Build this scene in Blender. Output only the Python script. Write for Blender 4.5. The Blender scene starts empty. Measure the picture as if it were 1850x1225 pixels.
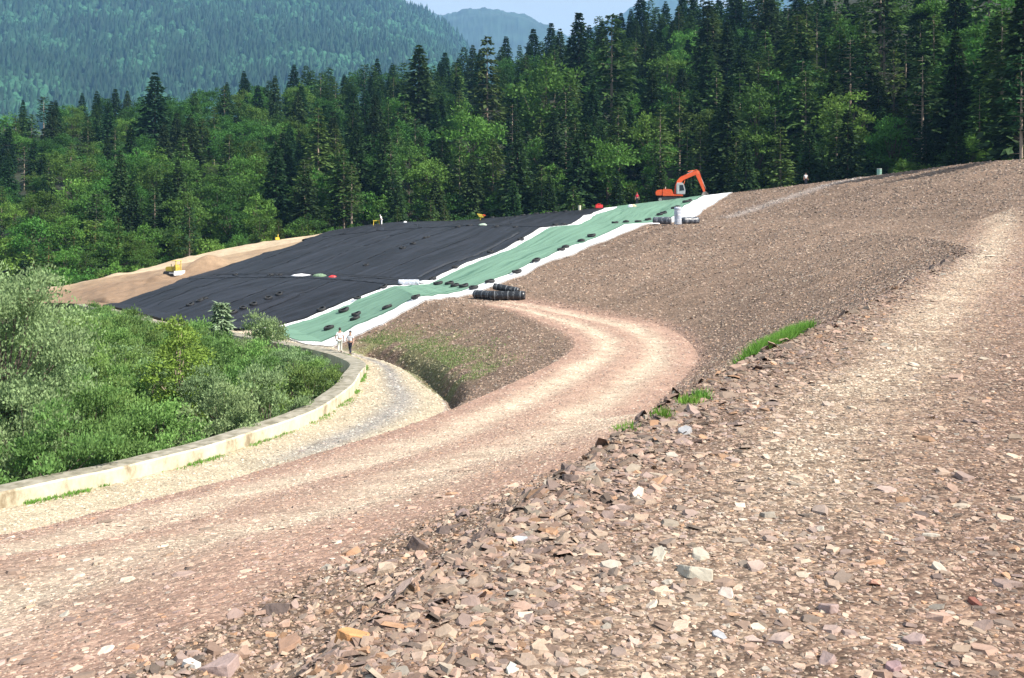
import bpy, bmesh, math, random
import numpy as np
from mathutils import Vector, Matrix
from mathutils.bvhtree import BVHTree

# ------------------------------------------------------------------ camera, sky, sun, exposure
scn = bpy.context.scene
C = scn.collection
F = 1815.0            # focal length in pixels of the 1850 px wide photograph
HZ = 380.0            # horizon row
CAMZ = 1.65
cd = bpy.data.cameras.new("camera")
cam = bpy.data.objects.new("camera", cd); C.objects.link(cam)
cam.location = (0, 0, CAMZ); cam.rotation_euler = (math.radians(90), 0, 0)
cd.sensor_width = 36.0; cd.lens = F / 1850 * 36.0
cd.shift_y = -(612.5 - HZ) / 1850
cd.clip_start = 0.1; cd.clip_end = 30000
scn.camera = cam
SUN_DIR = Vector((0.80, -0.42, 0.93)).normalized()      # towards the sun: right of and a little behind the camera
world = bpy.data.worlds.new("World"); scn.world = world; world.use_nodes = True
wn = world.node_tree.nodes; wl = world.node_tree.links
bg = wn["Background"]
sky = wn.new("ShaderNodeTexSky"); sky.sky_type = 'NISHITA'; sky.sun_disc = False
sky.sun_elevation = math.asin(SUN_DIR.z); sky.sun_rotation = math.atan2(SUN_DIR.x, SUN_DIR.y)
sky.air_density = 1.0; sky.dust_density = 1.5; sky.ozone_density = 1.0
tcw = wn.new("ShaderNodeTexCoord")
mpw = wn.new("ShaderNodeMapping"); mpw.inputs['Scale'].default_value = (1, 1, 3.2)
nzw = wn.new("ShaderNodeTexNoise"); nzw.inputs['Scale'].default_value = 3.0; nzw.inputs['Detail'].default_value = 6
crw = wn.new("ShaderNodeValToRGB"); crw.color_ramp.elements[0].position = 0.46; crw.color_ramp.elements[1].position = 0.66
crw.color_ramp.elements[0].color = (.72, .72, .72, 1); crw.color_ramp.elements[1].color = (.8, .8, .8, 1)
mxw = wn.new("ShaderNodeMix"); mxw.data_type = 'RGBA'
mxw.inputs[7].default_value = (6.2, 6.6, 7.0, 1)          # sunlit cloud
wl.new(tcw.outputs['Generated'], mpw.inputs[0]); wl.new(mpw.outputs[0], nzw.inputs['Vector'])
wl.new(nzw.outputs[0], crw.inputs[0]); wl.new(crw.outputs[0], mxw.inputs[0])
wl.new(sky.outputs[0], mxw.inputs[6]); wl.new(mxw.outputs[2], bg.inputs[0])
bg.inputs[1].default_value = 0.075
sd = bpy.data.lights.new("sun", 'SUN'); sd.energy = 5.0; sd.angle = math.radians(0.53); sd.color = (1.0, 0.94, 0.85)
sun = bpy.data.objects.new("sun", sd); C.objects.link(sun)
sun.rotation_euler = (-SUN_DIR).to_track_quat('-Z', 'Y').to_euler(); sun.location = (60, -40, 80)
scn.view_settings.view_transform = 'Standard'; scn.view_settings.look = 'None'
scn.view_settings.gamma = 1.0; scn.view_settings.exposure = 1.05
scn.render.engine = 'CYCLES'
cy = scn.cycles
cy.use_denoising = True; cy.max_bounces = 5; cy.diffuse_bounces = 2; cy.glossy_bounces = 2
cy.transmission_bounces = 3; cy.volume_bounces = 0; cy.transparent_max_bounces = 4

R = random.Random(7); rng = np.random.default_rng(7)
rad = math.radians

# ------------------------------------------------------------------ helpers
def tag(o, label=None, cat=None, group=None, kind=None):
    if label: o['label'] = label
    if cat: o['category'] = cat
    if group: o['group'] = group
    if kind: o['kind'] = kind
    return o
def empty(name, loc, rz=0, sc=1):
    o = bpy.data.objects.new(name, None); C.objects.link(o)
    o.location = loc; o.rotation_euler = (0, 0, rz); o.scale = (sc, sc, sc) if not hasattr(sc, '__len__') else sc
    o.empty_display_size = .3
    return o
def link(name, me, m=None, parent=None, smooth=False):
    if m is not None and len(me.materials) == 0: me.materials.append(m)
    o = bpy.data.objects.new(name, me); C.objects.link(o)
    if parent: o.parent = parent
    if smooth: me.polygons.foreach_set('use_smooth', np.ones(len(me.polygons), bool))
    return o
def mesh_np(name, V, Fs, smooth=False, col=None, attrs=None):
    """V (n,3); Fs list of (m,k) index arrays"""
    me = bpy.data.meshes.new(name)
    V = np.asarray(V, np.float32); Fs = [np.asarray(f, np.int32) for f in Fs if len(f)]
    me.vertices.add(len(V)); me.vertices.foreach_set('co', V.ravel())
    nl = sum(f.size for f in Fs); npoly = sum(len(f) for f in Fs)
    me.loops.add(nl); me.polygons.add(npoly)
    me.loops.foreach_set('vertex_index', np.concatenate([f.ravel() for f in Fs]))
    tot = np.concatenate([np.full(len(f), f.shape[1], np.int32) for f in Fs])
    me.polygons.foreach_set('loop_start', np.concatenate([[0], np.cumsum(tot)[:-1]]).astype(np.int32))
    me.polygons.foreach_set('use_smooth', np.full(npoly, smooth, bool))
    if col is not None:
        a = me.attributes.new('Col', 'FLOAT_COLOR', 'POINT')
        c4 = np.ones((len(V), 4), np.float32); c4[:, :3] = col; a.data.foreach_set('color', c4.ravel())
    for k, v in (attrs or {}).items():
        a = me.attributes.new(k, 'FLOAT', 'POINT'); a.data.foreach_set('value', np.asarray(v, np.float32))
    me.update(calc_edges=True); me.validate()
    return me
def bm_obj(name, bm, m, parent=None, smooth=False):
    bmesh.ops.recalc_face_normals(bm, faces=bm.faces)
    me = bpy.data.meshes.new(name); bm.to_mesh(me); bm.free()
    return link(name, me, m, parent, smooth)
def add_box(bm, c, s, rz=0, bevel=0.0, taper=1.0):
    b = bmesh.new(); bmesh.ops.create_cube(b, size=1)
    for v in b.verts:
        k = taper if v.co.z > 0 else 1
        v.co = Vector((v.co.x * s[0] * k, v.co.y * s[1] * k, v.co.z * s[2]))
    if bevel: bmesh.ops.bevel(b, geom=b.edges[:], offset=bevel, segments=2, affect='EDGES')
    bmesh.ops.transform(b, matrix=Matrix.Translation(c) @ Matrix.Rotation(rz, 4, 'Z'), verts=b.verts)
    _merge(bm, b)
def _merge(bm, b):
    me = bpy.data.meshes.new("tmp"); b.to_mesh(me); b.free(); bm.from_mesh(me); bpy.data.meshes.remove(me)
def add_cyl(bm, p, q, r0, r1=None, seg=16, bevel=0.0):
    p, q = Vector(p), Vector(q); d = q - p
    b = bmesh.new()
    bmesh.ops.create_cone(b, cap_ends=True, segments=seg, radius1=r0, radius2=r0 if r1 is None else r1, depth=d.length)
    if bevel:
        ed = [e for e in b.edges if any(len(f.verts) > 4 for f in e.link_faces)]
        bmesh.ops.bevel(b, geom=ed, offset=bevel, segments=2, affect='EDGES')
    bmesh.ops.transform(b, matrix=Matrix.Translation((p + q) / 2) @ d.to_track_quat('Z', 'Y').to_matrix().to_4x4(), verts=b.verts)
    _merge(bm, b)
def add_prism(bm, prof, y0, y1, bevel=0.0):
    """profile [(x,z)] extruded along y"""
    b = bmesh.new()
    vs = [b.verts.new((x, y0, z)) for x, z in prof]; f = b.faces.new(vs)
    r = bmesh.ops.extrude_face_region(b, geom=[f])
    for v in r['geom']:
        if isinstance(v, bmesh.types.BMVert): v.co.y = y1
    bmesh.ops.recalc_face_normals(b, faces=b.faces)
    if bevel: bmesh.ops.bevel(b, geom=b.edges[:], offset=bevel, segments=2, affect='EDGES')
    _merge(bm, b)
def vnoise(x, y, seed=0):
    ix = np.floor(x); iy = np.floor(y); fx = x - ix; fy = y - iy
    fx = fx * fx * (3 - 2 * fx); fy = fy * fy * (3 - 2 * fy)
    def h(a, b):
        t = np.sin(a * 127.1 + b * 311.7 + seed * 74.7) * 43758.5453
        return t - np.floor(t)
    return (h(ix, iy) * (1 - fx) + h(ix + 1, iy) * fx) * (1 - fy) + (h(ix, iy + 1) * (1 - fx) + h(ix + 1, iy + 1) * fx) * fy
def fbm(x, y, seed=0, oct=4):
    a = 0; amp = .5
    for k in range(oct):
        a = a + amp * (vnoise(x * 2 ** k, y * 2 ** k, seed + k) - .5); amp *= .5
    return a
def sm(a, b, x):
    t = np.clip((x - a) / (b - a), 0, 1); return t * t * (3 - 2 * t)

# ------------------------------------------------------------------ materials
def newmat(name):
    m = bpy.data.materials.new(name); m.use_nodes = True
    return m, m.node_tree.nodes, m.node_tree.links, m.node_tree.nodes['Principled BSDF']
def simple(name, col, rough=.6, var=.25, scale=6, metal=0, bump=0.0, bscale=30):
    m, n, l, p = newmat(name)
    tc = n.new('ShaderNodeTexCoord'); nz = n.new('ShaderNodeTexNoise'); nz.inputs['Scale'].default_value = scale; nz.inputs['Detail'].default_value = 5
    cr = n.new('ShaderNodeValToRGB')
    cr.color_ramp.elements[0].position = .3; cr.color_ramp.elements[1].position = .7
    cr.color_ramp.elements[0].color = tuple(c * (1 - var) for c in col) + (1,)
    cr.color_ramp.elements[1].color = tuple(min(1, c * (1 + var)) for c in col) + (1,)
    l.new(tc.outputs['Object'], nz.inputs['Vector']); l.new(nz.outputs[0], cr.inputs[0]); l.new(cr.outputs[0], p.inputs['Base Color'])
    p.inputs['Roughness'].default_value = rough; p.inputs['Metallic'].default_value = metal
    if bump:
        nb = n.new('ShaderNodeTexNoise'); nb.inputs['Scale'].default_value = bscale; nb.inputs['Detail'].default_value = 4
        b = n.new('ShaderNodeBump'); b.inputs['Strength'].default_value = bump; b.inputs['Distance'].default_value = .05
        l.new(tc.outputs['Object'], nb.inputs['Vector']); l.new(nb.outputs[0], b.inputs['Height']); l.new(b.outputs[0], p.inputs['Normal'])
    return m
def leafmat(name, col, hue=.03, val=.35, transl=.3):
    m, n, l, p = newmat(name)
    n.remove(p); out = n['Material Output']
    oi = n.new('ShaderNodeObjectInfo'); at = n.new('ShaderNodeAttribute'); at.attribute_name = 'tint'
    hs = n.new('ShaderNodeHueSaturation'); hs.inputs['Color'].default_value = col + (1,)
    mh = n.new('ShaderNodeMapRange'); mh.inputs[3].default_value = .5 - hue; mh.inputs[4].default_value = .5 + hue
    wn_ = n.new('ShaderNodeTexWhiteNoise'); wn_.noise_dimensions = '1D'
    l.new(oi.outputs['Random'], mh.inputs[0]); l.new(mh.outputs[0], hs.inputs['Hue'])
    l.new(oi.outputs['Random'], wn_.inputs['W'])
    mv = n.new('ShaderNodeMapRange'); mv.inputs[3].default_value = 1 - val; mv.inputs[4].default_value = 1 + val
    l.new(wn_.outputs['Value'], mv.inputs[0])
    mm = n.new('ShaderNodeMath'); mm.operation = 'MULTIPLY'
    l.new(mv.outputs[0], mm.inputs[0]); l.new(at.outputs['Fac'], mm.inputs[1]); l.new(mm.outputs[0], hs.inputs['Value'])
    d = n.new('ShaderNodeBsdfDiffuse'); t = n.new('ShaderNodeBsdfTranslucent'); g = n.new('ShaderNodeBsdfGlossy'); g.inputs['Roughness'].default_value = .7
    g.inputs['Color'].default_value = (.55, .6, .55, 1)
    mx = n.new('ShaderNodeMixShader'); mx.inputs[0].default_value = transl
    mx2 = n.new('ShaderNodeMixShader'); mx2.inputs[0].default_value = .025
    l.new(hs.outputs[0], d.inputs[0]); l.new(hs.outputs[0], t.inputs[0])
    l.new(d.outputs[0], mx.inputs[1]); l.new(t.outputs[0], mx.inputs[2]); l.new(mx.outputs[0], mx2.inputs[1]); l.new(g.outputs[0], mx2.inputs[2])
    l.new(mx2.outputs[0], out.inputs[0])
    return m
def groundmat():
    """crushed-stone ground: base tone from the 'Col' attribute, stones from two sizes of cells"""
    m, n, l, p = newmat("rubble_ground")
    tc = n.new('ShaderNodeTexCoord'); at = n.new('ShaderNodeAttribute'); at.attribute_name = 'Col'
    ad = n.new('ShaderNodeAttribute'); ad.attribute_name = 'rough'
    cur = at.outputs['Color']; hts = []
    for sc, amt in ((55, .5), (21, .5), (6.0, .22)):
        v = n.new('ShaderNodeTexVoronoi'); v.inputs['Scale'].default_value = sc
        mp = n.new('ShaderNodeMapping'); mp.inputs['Rotation'].default_value = (sc * .1, 0, sc); mp.inputs['Scale'].default_value = (1, 1.5, 1)
        l.new(tc.outputs['Object'], mp.inputs[0]); l.new(mp.outputs[0], v.inputs['Vector'])
        sx = n.new('ShaderNodeSeparateColor'); l.new(v.outputs['Color'], sx.inputs[0])
        cr = n.new('ShaderNodeValToRGB'); e = cr.color_ramp.elements
        e[0].position = 0; e[0].color = (1 - amt, (1 - amt) * .97, (1 - amt) * .95, 1); e[1].position = 1; e[1].color = (1 + amt, 1 + amt * .95, 1 + amt * .85, 1)
        x = e.new(.35); x.color = (1 - .25 * amt, 1 - .4 * amt, 1 - .45 * amt, 1); x = e.new(.7); x.color = (1 + .1 * amt, 1 + .02 * amt, 1 - .02 * amt, 1)
        l.new(sx.outputs[0], cr.inputs[0])
        mx = n.new('ShaderNodeMix'); mx.data_type = 'RGBA'; mx.blend_type = 'MULTIPLY'
        l.new(ad.outputs['Fac'], mx.inputs[0]); l.new(cur, mx.inputs[6]); l.new(cr.outputs[0], mx.inputs[7]); cur = mx.outputs[2]
        mu = n.new('ShaderNodeMath'); mu.operation = 'MULTIPLY_ADD'; mu.inputs[1].default_value = .5 / sc
        l.new(sx.outputs[1], mu.inputs[0]); hts.append((v, mu, sc))
    h = None
    for v, mu, sc in hts:
        d = n.new('ShaderNodeMath'); d.operation = 'MULTIPLY'; d.inputs[1].default_value = -.6 / sc
        l.new(v.outputs['Distance'], d.inputs[0]); l.new(d.outputs[0], mu.inputs[2])
        if h is None: h = mu.outputs[0]
        else:
            a = n.new('ShaderNodeMath'); a.operation = 'ADD'; l.new(h, a.inputs[0]); l.new(mu.outputs[0], a.inputs[1]); h = a.outputs[0]
    nz = n.new('ShaderNodeTexNoise'); nz.inputs['Scale'].default_value = .9; nz.inputs['Detail'].default_value = 7; nz.inputs['Roughness'].default_value = .7
    l.new(tc.outputs['Object'], nz.inputs['Vector'])
    mr = n.new('ShaderNodeMapRange'); mr.inputs[1].default_value = .3; mr.inputs[2].default_value = .7; mr.inputs[3].default_value = .78; mr.inputs[4].default_value = 1.22
    l.new(nz.outputs[0], mr.inputs[0])
    mx = n.new('ShaderNodeMix'); mx.data_type = 'RGBA'; mx.blend_type = 'MULTIPLY'; mx.inputs[0].default_value = 1
    l.new(cur, mx.inputs[6]); l.new(mr.outputs[0], mx.inputs[7]); l.new(mx.outputs[2], p.inputs['Base Color'])
    b = n.new('ShaderNodeBump'); b.inputs['Strength'].default_value = .55; b.inputs['Distance'].default_value = 1.0
    hm = n.new('ShaderNodeMath'); hm.operation = 'MULTIPLY'; l.new(h, hm.inputs[0]); l.new(ad.outputs['Fac'], hm.inputs[1])
    l.new(hm.outputs[0], b.inputs['Height']); l.new(b.outputs[0], p.inputs['Normal'])
    p.inputs['Roughness'].default_value = .9; p.inputs['Specular IOR Level'].default_value = .2
    return m
def stonemat():
    m, n, l, p = newmat("stone")
    at = n.new('ShaderNodeAttribute'); at.attribute_name = 'Col'
    tc = n.new('ShaderNodeTexCoord'); nz = n.new('ShaderNodeTexNoise'); nz.inputs['Scale'].default_value = 22; nz.inputs['Detail'].default_value = 6
    mr = n.new('ShaderNodeMapRange'); mr.inputs[3].default_value = .7; mr.inputs[4].default_value = 1.3
    mx = n.new('ShaderNodeMix'); mx.data_type = 'RGBA'; mx.blend_type = 'MULTIPLY'; mx.inputs[0].default_value = 1
    l.new(tc.outputs['Object'], nz.inputs['Vector']); l.new(nz.outputs[0], mr.inputs[0]); l.new(at.outputs['Color'], mx.inputs[6]); l.new(mr.outputs[0], mx.inputs[7])
    l.new(mx.outputs[2], p.inputs['Base Color'])
    b = n.new('ShaderNodeBump'); b.inputs['Strength'].default_value = .5; b.inputs['Distance'].default_value = .02
    l.new(nz.outputs[0], b.inputs['Height']); l.new(b.outputs[0], p.inputs['Normal'])
    p.inputs['Roughness'].default_value = .85; p.inputs['Specular IOR Level'].default_value = .25
    return m
def sheetmat(name, base, streak, var, along, across, rough, bump):
    """laid sheet: streaks and wrinkles run up the slope; uses attributes su (along slope), sv (across)"""
    m, n, l, p = newmat(name)
    a = n.new('ShaderNodeAttribute'); a.attribute_name = 'su'; b_ = n.new('ShaderNodeAttribute'); b_.attribute_name = 'sv'
    cx = n.new('ShaderNodeCombineXYZ')
    for k, (src, f) in enumerate(((a, along), (b_, across))):
        mu = n.new('ShaderNodeMath'); mu.operation = 'MULTIPLY'; mu.inputs[1].default_value = f
        l.new(src.outputs['Fac'], mu.inputs[0]); l.new(mu.outputs[0], cx.inputs[k])
    nz = n.new('ShaderNodeTexNoise'); nz.inputs['Scale'].default_value = 1; nz.inputs['Detail'].default_value = 7; nz.inputs['Roughness'].default_value = .65
    nz.inputs['Distortion'].default_value = .3
    l.new(cx.outputs[0], nz.inputs['Vector'])
    cr = n.new('ShaderNodeValToRGB'); e = cr.color_ramp.elements
    e[0].position = .32; e[0].color = streak + (1,); e[1].position = .62; e[1].color = tuple(min(1, c * (1 + var)) for c in base) + (1,)
    x = e.new(.45); x.color = base + (1,)
    l.new(nz.outputs[0], cr.inputs[0]); l.new(cr.outputs[0], p.inputs['Base Color'])
    bp = n.new('ShaderNodeBump'); bp.inputs['Strength'].default_value = bump; bp.inputs['Distance'].default_value = .15
    l.new(nz.outputs[0], bp.inputs['Height']); l.new(bp.outputs[0], p.inputs['Normal'])
    p.inputs['Roughness'].default_value = rough; p.inputs['Specular IOR Level'].default_value = .22
    return m
M = {}
M['ground'] = groundmat(); M['stone'] = stonemat()
M['white_sheet'] = sheetmat('white_textile', (.78, .78, .78), (.66, .66, .67), .08, .15, 1.2, .8, .3)
M['green_sheet'] = sheetmat('green_mat', (.125, .225, .160), (.05, .125, .085), .22, .07, 1.3, .75, .6)
M['black_sheet'] = sheetmat('black_liner', (.0075, .008, .0105), (.004, .004, .005), 2.0, .05, 1.1, .55, .45)
M['concrete'] = simple('concrete', (.62, .57, .46), .85, .28, .9, bump=.3)
M['rubber'] = simple('rubber', (.018, .018, .019), .75, .3)
M['orange'] = simple('orange_paint', (.72, .10, .02), .45, .12)
M['orange_dust'] = simple('dusty_orange', (.75, .16, .05), .5, .15)
M['grey_paint'] = simple('grey_paint', (.42, .42, .42), .45, .1)
M['dark'] = simple('dark_metal', (.03, .03, .032), .6, .3)
M['steel'] = simple('worn_steel', (.38, .34, .3), .45, .25, metal=.5)
M['glass'] = simple('dark_glass', (.015, .022, .028), .08, .1)
M['yellow'] = simple('yellow_paint', (.75, .55, .06), .45, .15)
M['white_paint'] = simple('white_paint', (.8, .8, .78), .5, .06)
M['red'] = simple('red_plastic', (.62, .03, .03), .45, .12)
M['skin'] = simple('skin', (.42, .24, .17), .6, .08)
M['hair'] = simple('hair', (.015, .011, .009), .6, .2)
M['white_cloth'] = simple('white_cloth', (.78, .78, .8), .85, .08)
M['pale_cloth'] = simple('pale_trousers', (.6, .62, .56), .85, .08)
M['navy_cloth'] = simple('navy_cloth', (.02, .022, .04), .85, .2)
M['red_cloth'] = simple('red_cloth', (.55, .02, .05), .85, .12)
M['shoe'] = simple('shoe', (.03, .025, .02), .6, .2)
M['soil'] = simple('dry_soil', (.34, .25, .16), .95, .25, 1.5, bump=.5)
M['bark'] = simple('bark', (.11, .085, .065), .9, .4, 8)
M['pale_bark'] = simple('pale_bark', (.32, .25, .19), .9, .3, 8)
M['red_bark'] = simple('red_bark', (.26, .12, .06), .9, .3, 8)
M['forest_floor'] = simple('forest_floor', (.018, .024, .010), .95, .4, .4)
M['spruce'] = leafmat('spruce_needles', (.030, .066, .020))
M['larch'] = leafmat('larch_needles', (.070, .128, .030), .02)
M['beech'] = leafmat('beech_leaves', (.078, .170, .028), .025, .45, .35)
M['willow'] = leafmat('willow_leaves', (.175, .295, .08), .02, .25, .4)
M['grey_willow'] = leafmat('grey_willow_leaves', (.235, .335, .15), .015, .15, .35)
M['birch'] = leafmat('birch_leaves', (.20, .29, .05), .015, .12, .35)
M['grass'] = leafmat('grass_blades', (.185, .36, .062), .01, .1, .4)
M['weeds'] = leafmat('weed_blades', (.20, .27, .10), .02, .15, .4)
M['far_wood'] = leafmat('far_forest', (.024, .076, .034), .02, .2, .15)
def rollmat(name, c0, c1, freq):
    m, n, l, p = newmat(name)
    tc = n.new('ShaderNodeTexCoord'); sp = n.new('ShaderNodeSeparateXYZ'); l.new(tc.outputs['Object'], sp.inputs[0])
    nz = n.new('ShaderNodeTexNoise'); nz.inputs['Scale'].default_value = 4; l.new(tc.outputs['Object'], nz.inputs['Vector'])
    ma = n.new('ShaderNodeMath'); ma.operation = 'MULTIPLY_ADD'; ma.inputs[1].default_value = freq; l.new(sp.outputs[0], ma.inputs[0])
    m2 = n.new('ShaderNodeMath'); m2.operation = 'MULTIPLY'; m2.inputs[1].default_value = 1.6; l.new(nz.outputs[0], m2.inputs[0]); l.new(m2.outputs[0], ma.inputs[2])
    fr = n.new('ShaderNodeMath'); fr.operation = 'FRACT'; l.new(ma.outputs[0], fr.inputs[0])
    cr = n.new('ShaderNodeValToRGB'); e = cr.color_ramp.elements; e[0].position = .80; e[0].color = c0 + (1,); e[1].position = .92; e[1].color = c1 + (1,)
    l.new(fr.outputs[0], cr.inputs[0]); l.new(cr.outputs[0], p.inputs['Base Color']); p.inputs['Roughness'].default_value = .35
    return m
M['roll'] = rollmat('black_wrapped_roll', (.012, .013, .016), (.09, .095, .10), 2.2)
M['pale_roll'] = rollmat('pale_wrapped_roll', (.42, .45, .52), (.75, .77, .8), 2.0)
M['grey_roll'] = rollmat('grey_wrapped_roll', (.05, .055, .07), (.28, .29, .31), 1.6)

# ------------------------------------------------------------------ embankment: contour rails lofted along it (x, y, z relative to the eye)
def rail(rows, z0=None):
    a = []
    for r in rows: a.append((r[0], r[1], r[2], r[3] if len(r) > 3 else z0))
    a = np.array(a, float); s = a[:, 0]; p = a[:, 1:].copy(); p[:, 2] += CAMZ
    d = np.zeros_like(p)
    h = np.diff(s)[:, None]; m = np.diff(p, axis=0) / h
    d[1:-1] = (m[:-1] * h[1:] + m[1:] * h[:-1]) / (h[1:] + h[:-1]); d[0] = m[0]; d[-1] = m[-1]
    def f(q):
        q = np.clip(np.asarray(q, float), s[0], s[-1]); i = np.clip(np.searchsorted(s, q) - 1, 0, len(s) - 2)
        hh = (s[i + 1] - s[i]); t = ((q - s[i]) / hh)[..., None]; hh = hh[..., None]
        return (2 * t**3 - 3 * t**2 + 1) * p[i] + (t**3 - 2 * t**2 + t) * hh * d[i] + (-2 * t**3 + 3 * t**2) * p[i + 1] + (t**3 - t**2) * hh * d[i + 1]
    return f
R0 = rail([(0,-30,13,-9.3),(1,-20.5,28,-9.7),(2,-16.9,33.2,-9.85),(3,-13.2,38.2),(3.4,-11.5,41.3),(3.7,-9.4,46.7),(4,-8.7,52),(4.5,-8.8,58),(4.8,-9.2,63),(5.1,-10.5,67),(5.5,-13.2,71.3),(6,-16.7,74.9),(6.5,-23,81.5),(7,-28.5,86),(8,-42.5,103.5,-10),(9,-53,111.5,-10.3),(10,-72,111.5,-11.5)], -9.9)
R1 = rail([(0,-26,6,-9.2),(1,-18,21,-9.5),(2,-13,28.5,-9.6),(3,-8,36.5,-9.8),(3.5,-5.2,43),(4,-3.4,50.6),(4.5,-5.3,58),(5,-7.2,63.8),(5.5,-10.4,69),(6,-13,72.5),(6.5,-19.6,84.8),(7,-26.5,88.5),(8,-41,105),(9,-52.5,113,-10.2),(10,-72,113,-11.5)], -9.9)
R2 = rail([(0,-14,-5,-2.6),(1,-9,8.3,-3.5),(2,-6.4,12.6,-4.08),(2.3,-6.8,17,-5.06),(2.6,-6.07,21,-5.67),(3,-4.8,27,-6.4),(3.5,-2.5,36.8,-7.4),(4,2.2,47.7,-7.1),(4.5,3.4,56,-7.1),(5,1.3,66,-7.05),(5.5,-1.2,73,-7),(6,-6.7,77.5,-7),(6.5,-11.2,91.4,-7),(7,-19.5,99.5,-7),(8,-37.5,112,-8),(9,-53,117,-9.9),(10,-72,116,-11.4)])
R3 = rail([(0,-7,-9,-1.8),(1,-1.9,4.7,-2.2),(2,.3,10.6,-2.8),(3,5.0,24.5,-4.75),(3.5,4.75,33.8,-6.7),(4,8.9,48,-7),(4.5,9.2,60.5,-7),(5,6.4,66,-7),(5.5,.85,77,-7),(6,-3.4,83,-7),(6.5,-8.3,94,-7),(7,-17,102,-6.9),(8,-36,115,-7.7),(9,-53,119,-9.7),(10,-72,118,-11.3)])
R4 = rail([(0,-6,-10),(1,-.75,3.5),(2,1.9,9.7),(3,9,23),(4,22,50),(4.5,26,68),(5,27,86),(5.5,23,105,-1.68),(6,15.6,118,-1.7),(6.5,3.8,125,-2.27),(7,-4.8,135,-2.3),(8,-29,140,-4.3),(9,-53,126,-9.2),(10,-72,125,-11)], -1.65)
R5 = rail([(0,2,-12),(1,6.5,1),(2,9.5,7),(3,15.5,20),(4,28,47),(4.5,32,66,-.75),(5,32,90,-.7),(5.5,28.5,111,-.9),(6,22.4,127,-1.4),(6.5,7.75,134,-2.07),(7,-3.5,139,-2.2),(8,-28.4,142,-4.1),(9,-53,127,-9.1),(10,-72,127,-11)], -1.65)
R6 = rail([(0,13,-14,3),(1,16,-4,3.5),(2,22,10,3.5),(3,34,32,4),(4,48,62,4.7),(4.6,53.5,95,5.0),(5,53,113,5.45),(5.4,47.6,128,4.6),(5.75,39.7,140,3.5),(6,33,150,2.64),(6.5,15.2,158,.35),(7,-6.6,160,-1.67),(7.5,-19,155,-2.1),(8,-26.9,150,-3.3),(8.5,-41,143,-5.5),(9,-53,130,-9),(10,-72,130,-11)])
def R7(s):
    p = R6(s); r = np.hypot(p[..., 0], p[..., 1])[..., None]; q = p.copy(); q[..., :2] *= (1 + 9 / r); q[..., 2] -= .9; return q
def R8(s):
    p = R6(s); r = np.hypot(p[..., 0], p[..., 1])[..., None]; q = p.copy(); q[..., :2] *= (1 + 20 / r); q[..., 2] -= 5.5; return q
def RA(s):
    q = R0(s).copy(); e = R0(np.asarray(s) + .02) - R0(np.asarray(s) - .02); n = np.stack([-e[..., 1], e[..., 0]], -1); n /= np.linalg.norm(n, axis=-1)[..., None] + 1e-9
    q[..., :2] += n * .55; q[..., 2] = -12.6 + CAMZ + np.clip((np.asarray(s) - 8) * .6, 0, 1.0); return q
RB = rail([(0,-90,10),(3,-75,40),(5,-70,60),(6.5,-72,85),(8,-76,100),(10,-110,111)], -13.3)
RAILS = [RB, RA, R0, R1, R2, R3, R4, R5, R6, R7, R8]
NAMES = ['valley_ground', 'wall_footing_ground', 'gravel_road', 'lower_slope', 'ramp_road', 'embankment_slope', 'bench_path', 'upper_slope', 'ridge_ground', 'ridge_back_slope']
def surf(s, u):
    """point on the embankment: s along it, u across it (2 = wall foot, 3 ditch, 4/5 ramp road, 6/7 bench, 8 ridge)"""
    s = np.asarray(s, float); u = np.asarray(u, float); s, u = np.broadcast_arrays(s, u)
    P = np.stack([f(s) for f in RAILS], 0)
    i = np.clip(np.floor(u).astype(int), 0, 9); t = (u - i)
    A = np.take_along_axis(P, i[None, ..., None].repeat(3, -1), 0)[0]; B = np.take_along_axis(P, (i + 1)[None, ..., None].repeat(3, -1), 0)[0]
    tt = t[..., None]; p = A * (1 - tt) + B * tt
    z = p[..., 2]; x, y = p[..., 0], p[..., 1]
    # berms of loose stone along the bench crest and slight sag/bulge of the slopes
    slope = ((i == 5) | (i == 7) | (i == 3))
    z = z + np.where(slope, .35 * np.sin(np.pi * t) * fbm(x * .07, y * .07, 3) * 4, 0)
    dist = np.hypot(x, y)
    edge = sm(0, .3, t) * sm(1, .7, t)
    z = z + np.where(slope, (.32 * fbm(x * .25, y * .25, 5) + .18 * fbm(x * 1.1, y * 1.1, 8)) * (.1 + .9 * edge), 0)
    z = z + np.where(~slope, .05 * fbm(x * .5, y * .5, 11) + .05 * fbm(x * 2.2, y * 2.2, 12), 0)
    crest = np.exp(-((u - 6.03) / .06) ** 2) * sm(4.2, 3.2, s)
    z = z + crest * (.0 + .07 * np.abs(fbm(x * 1.3, y * 1.3, 21)))
    # wheel ruts on the ramp road and on the bench path
    for c in (.33, .68):
        z = z - np.where(i == 4, .07 * np.exp(-((t - c) / .08) ** 2), 0)
    # ditch at the toe of the lower slope
    dt = sm(3.6, 4.0, s) * sm(5.75, 5.5, s)
    z = z + np.where(i == 3, dt * (-.75 * np.exp(-((t - .09) / .06) ** 2) + .12 * np.exp(-((t - .26) / .09) ** 2)), 0)
    # borrow heaps on the bare soil
    so = sm(8.0, 8.25, s) * sm(9.3, 8.9, s) * ((u > 3) & (u < 8))
    z = z + so * (1.6 * np.clip(fbm(x * .12, y * .12, 31) , -.1, 1) + .5 * fbm(x * .5, y * .5, 33))
    z = z + 1.7 * np.exp(-((s - 8.17) / .09) ** 2 - ((u - 5.28) / .13) ** 2) + .7 * np.exp(-((s - 8.32) / .07) ** 2 - ((u - 4.9) / .2) ** 2)
    q = p.copy(); q[..., 2] = z
    return q
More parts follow.
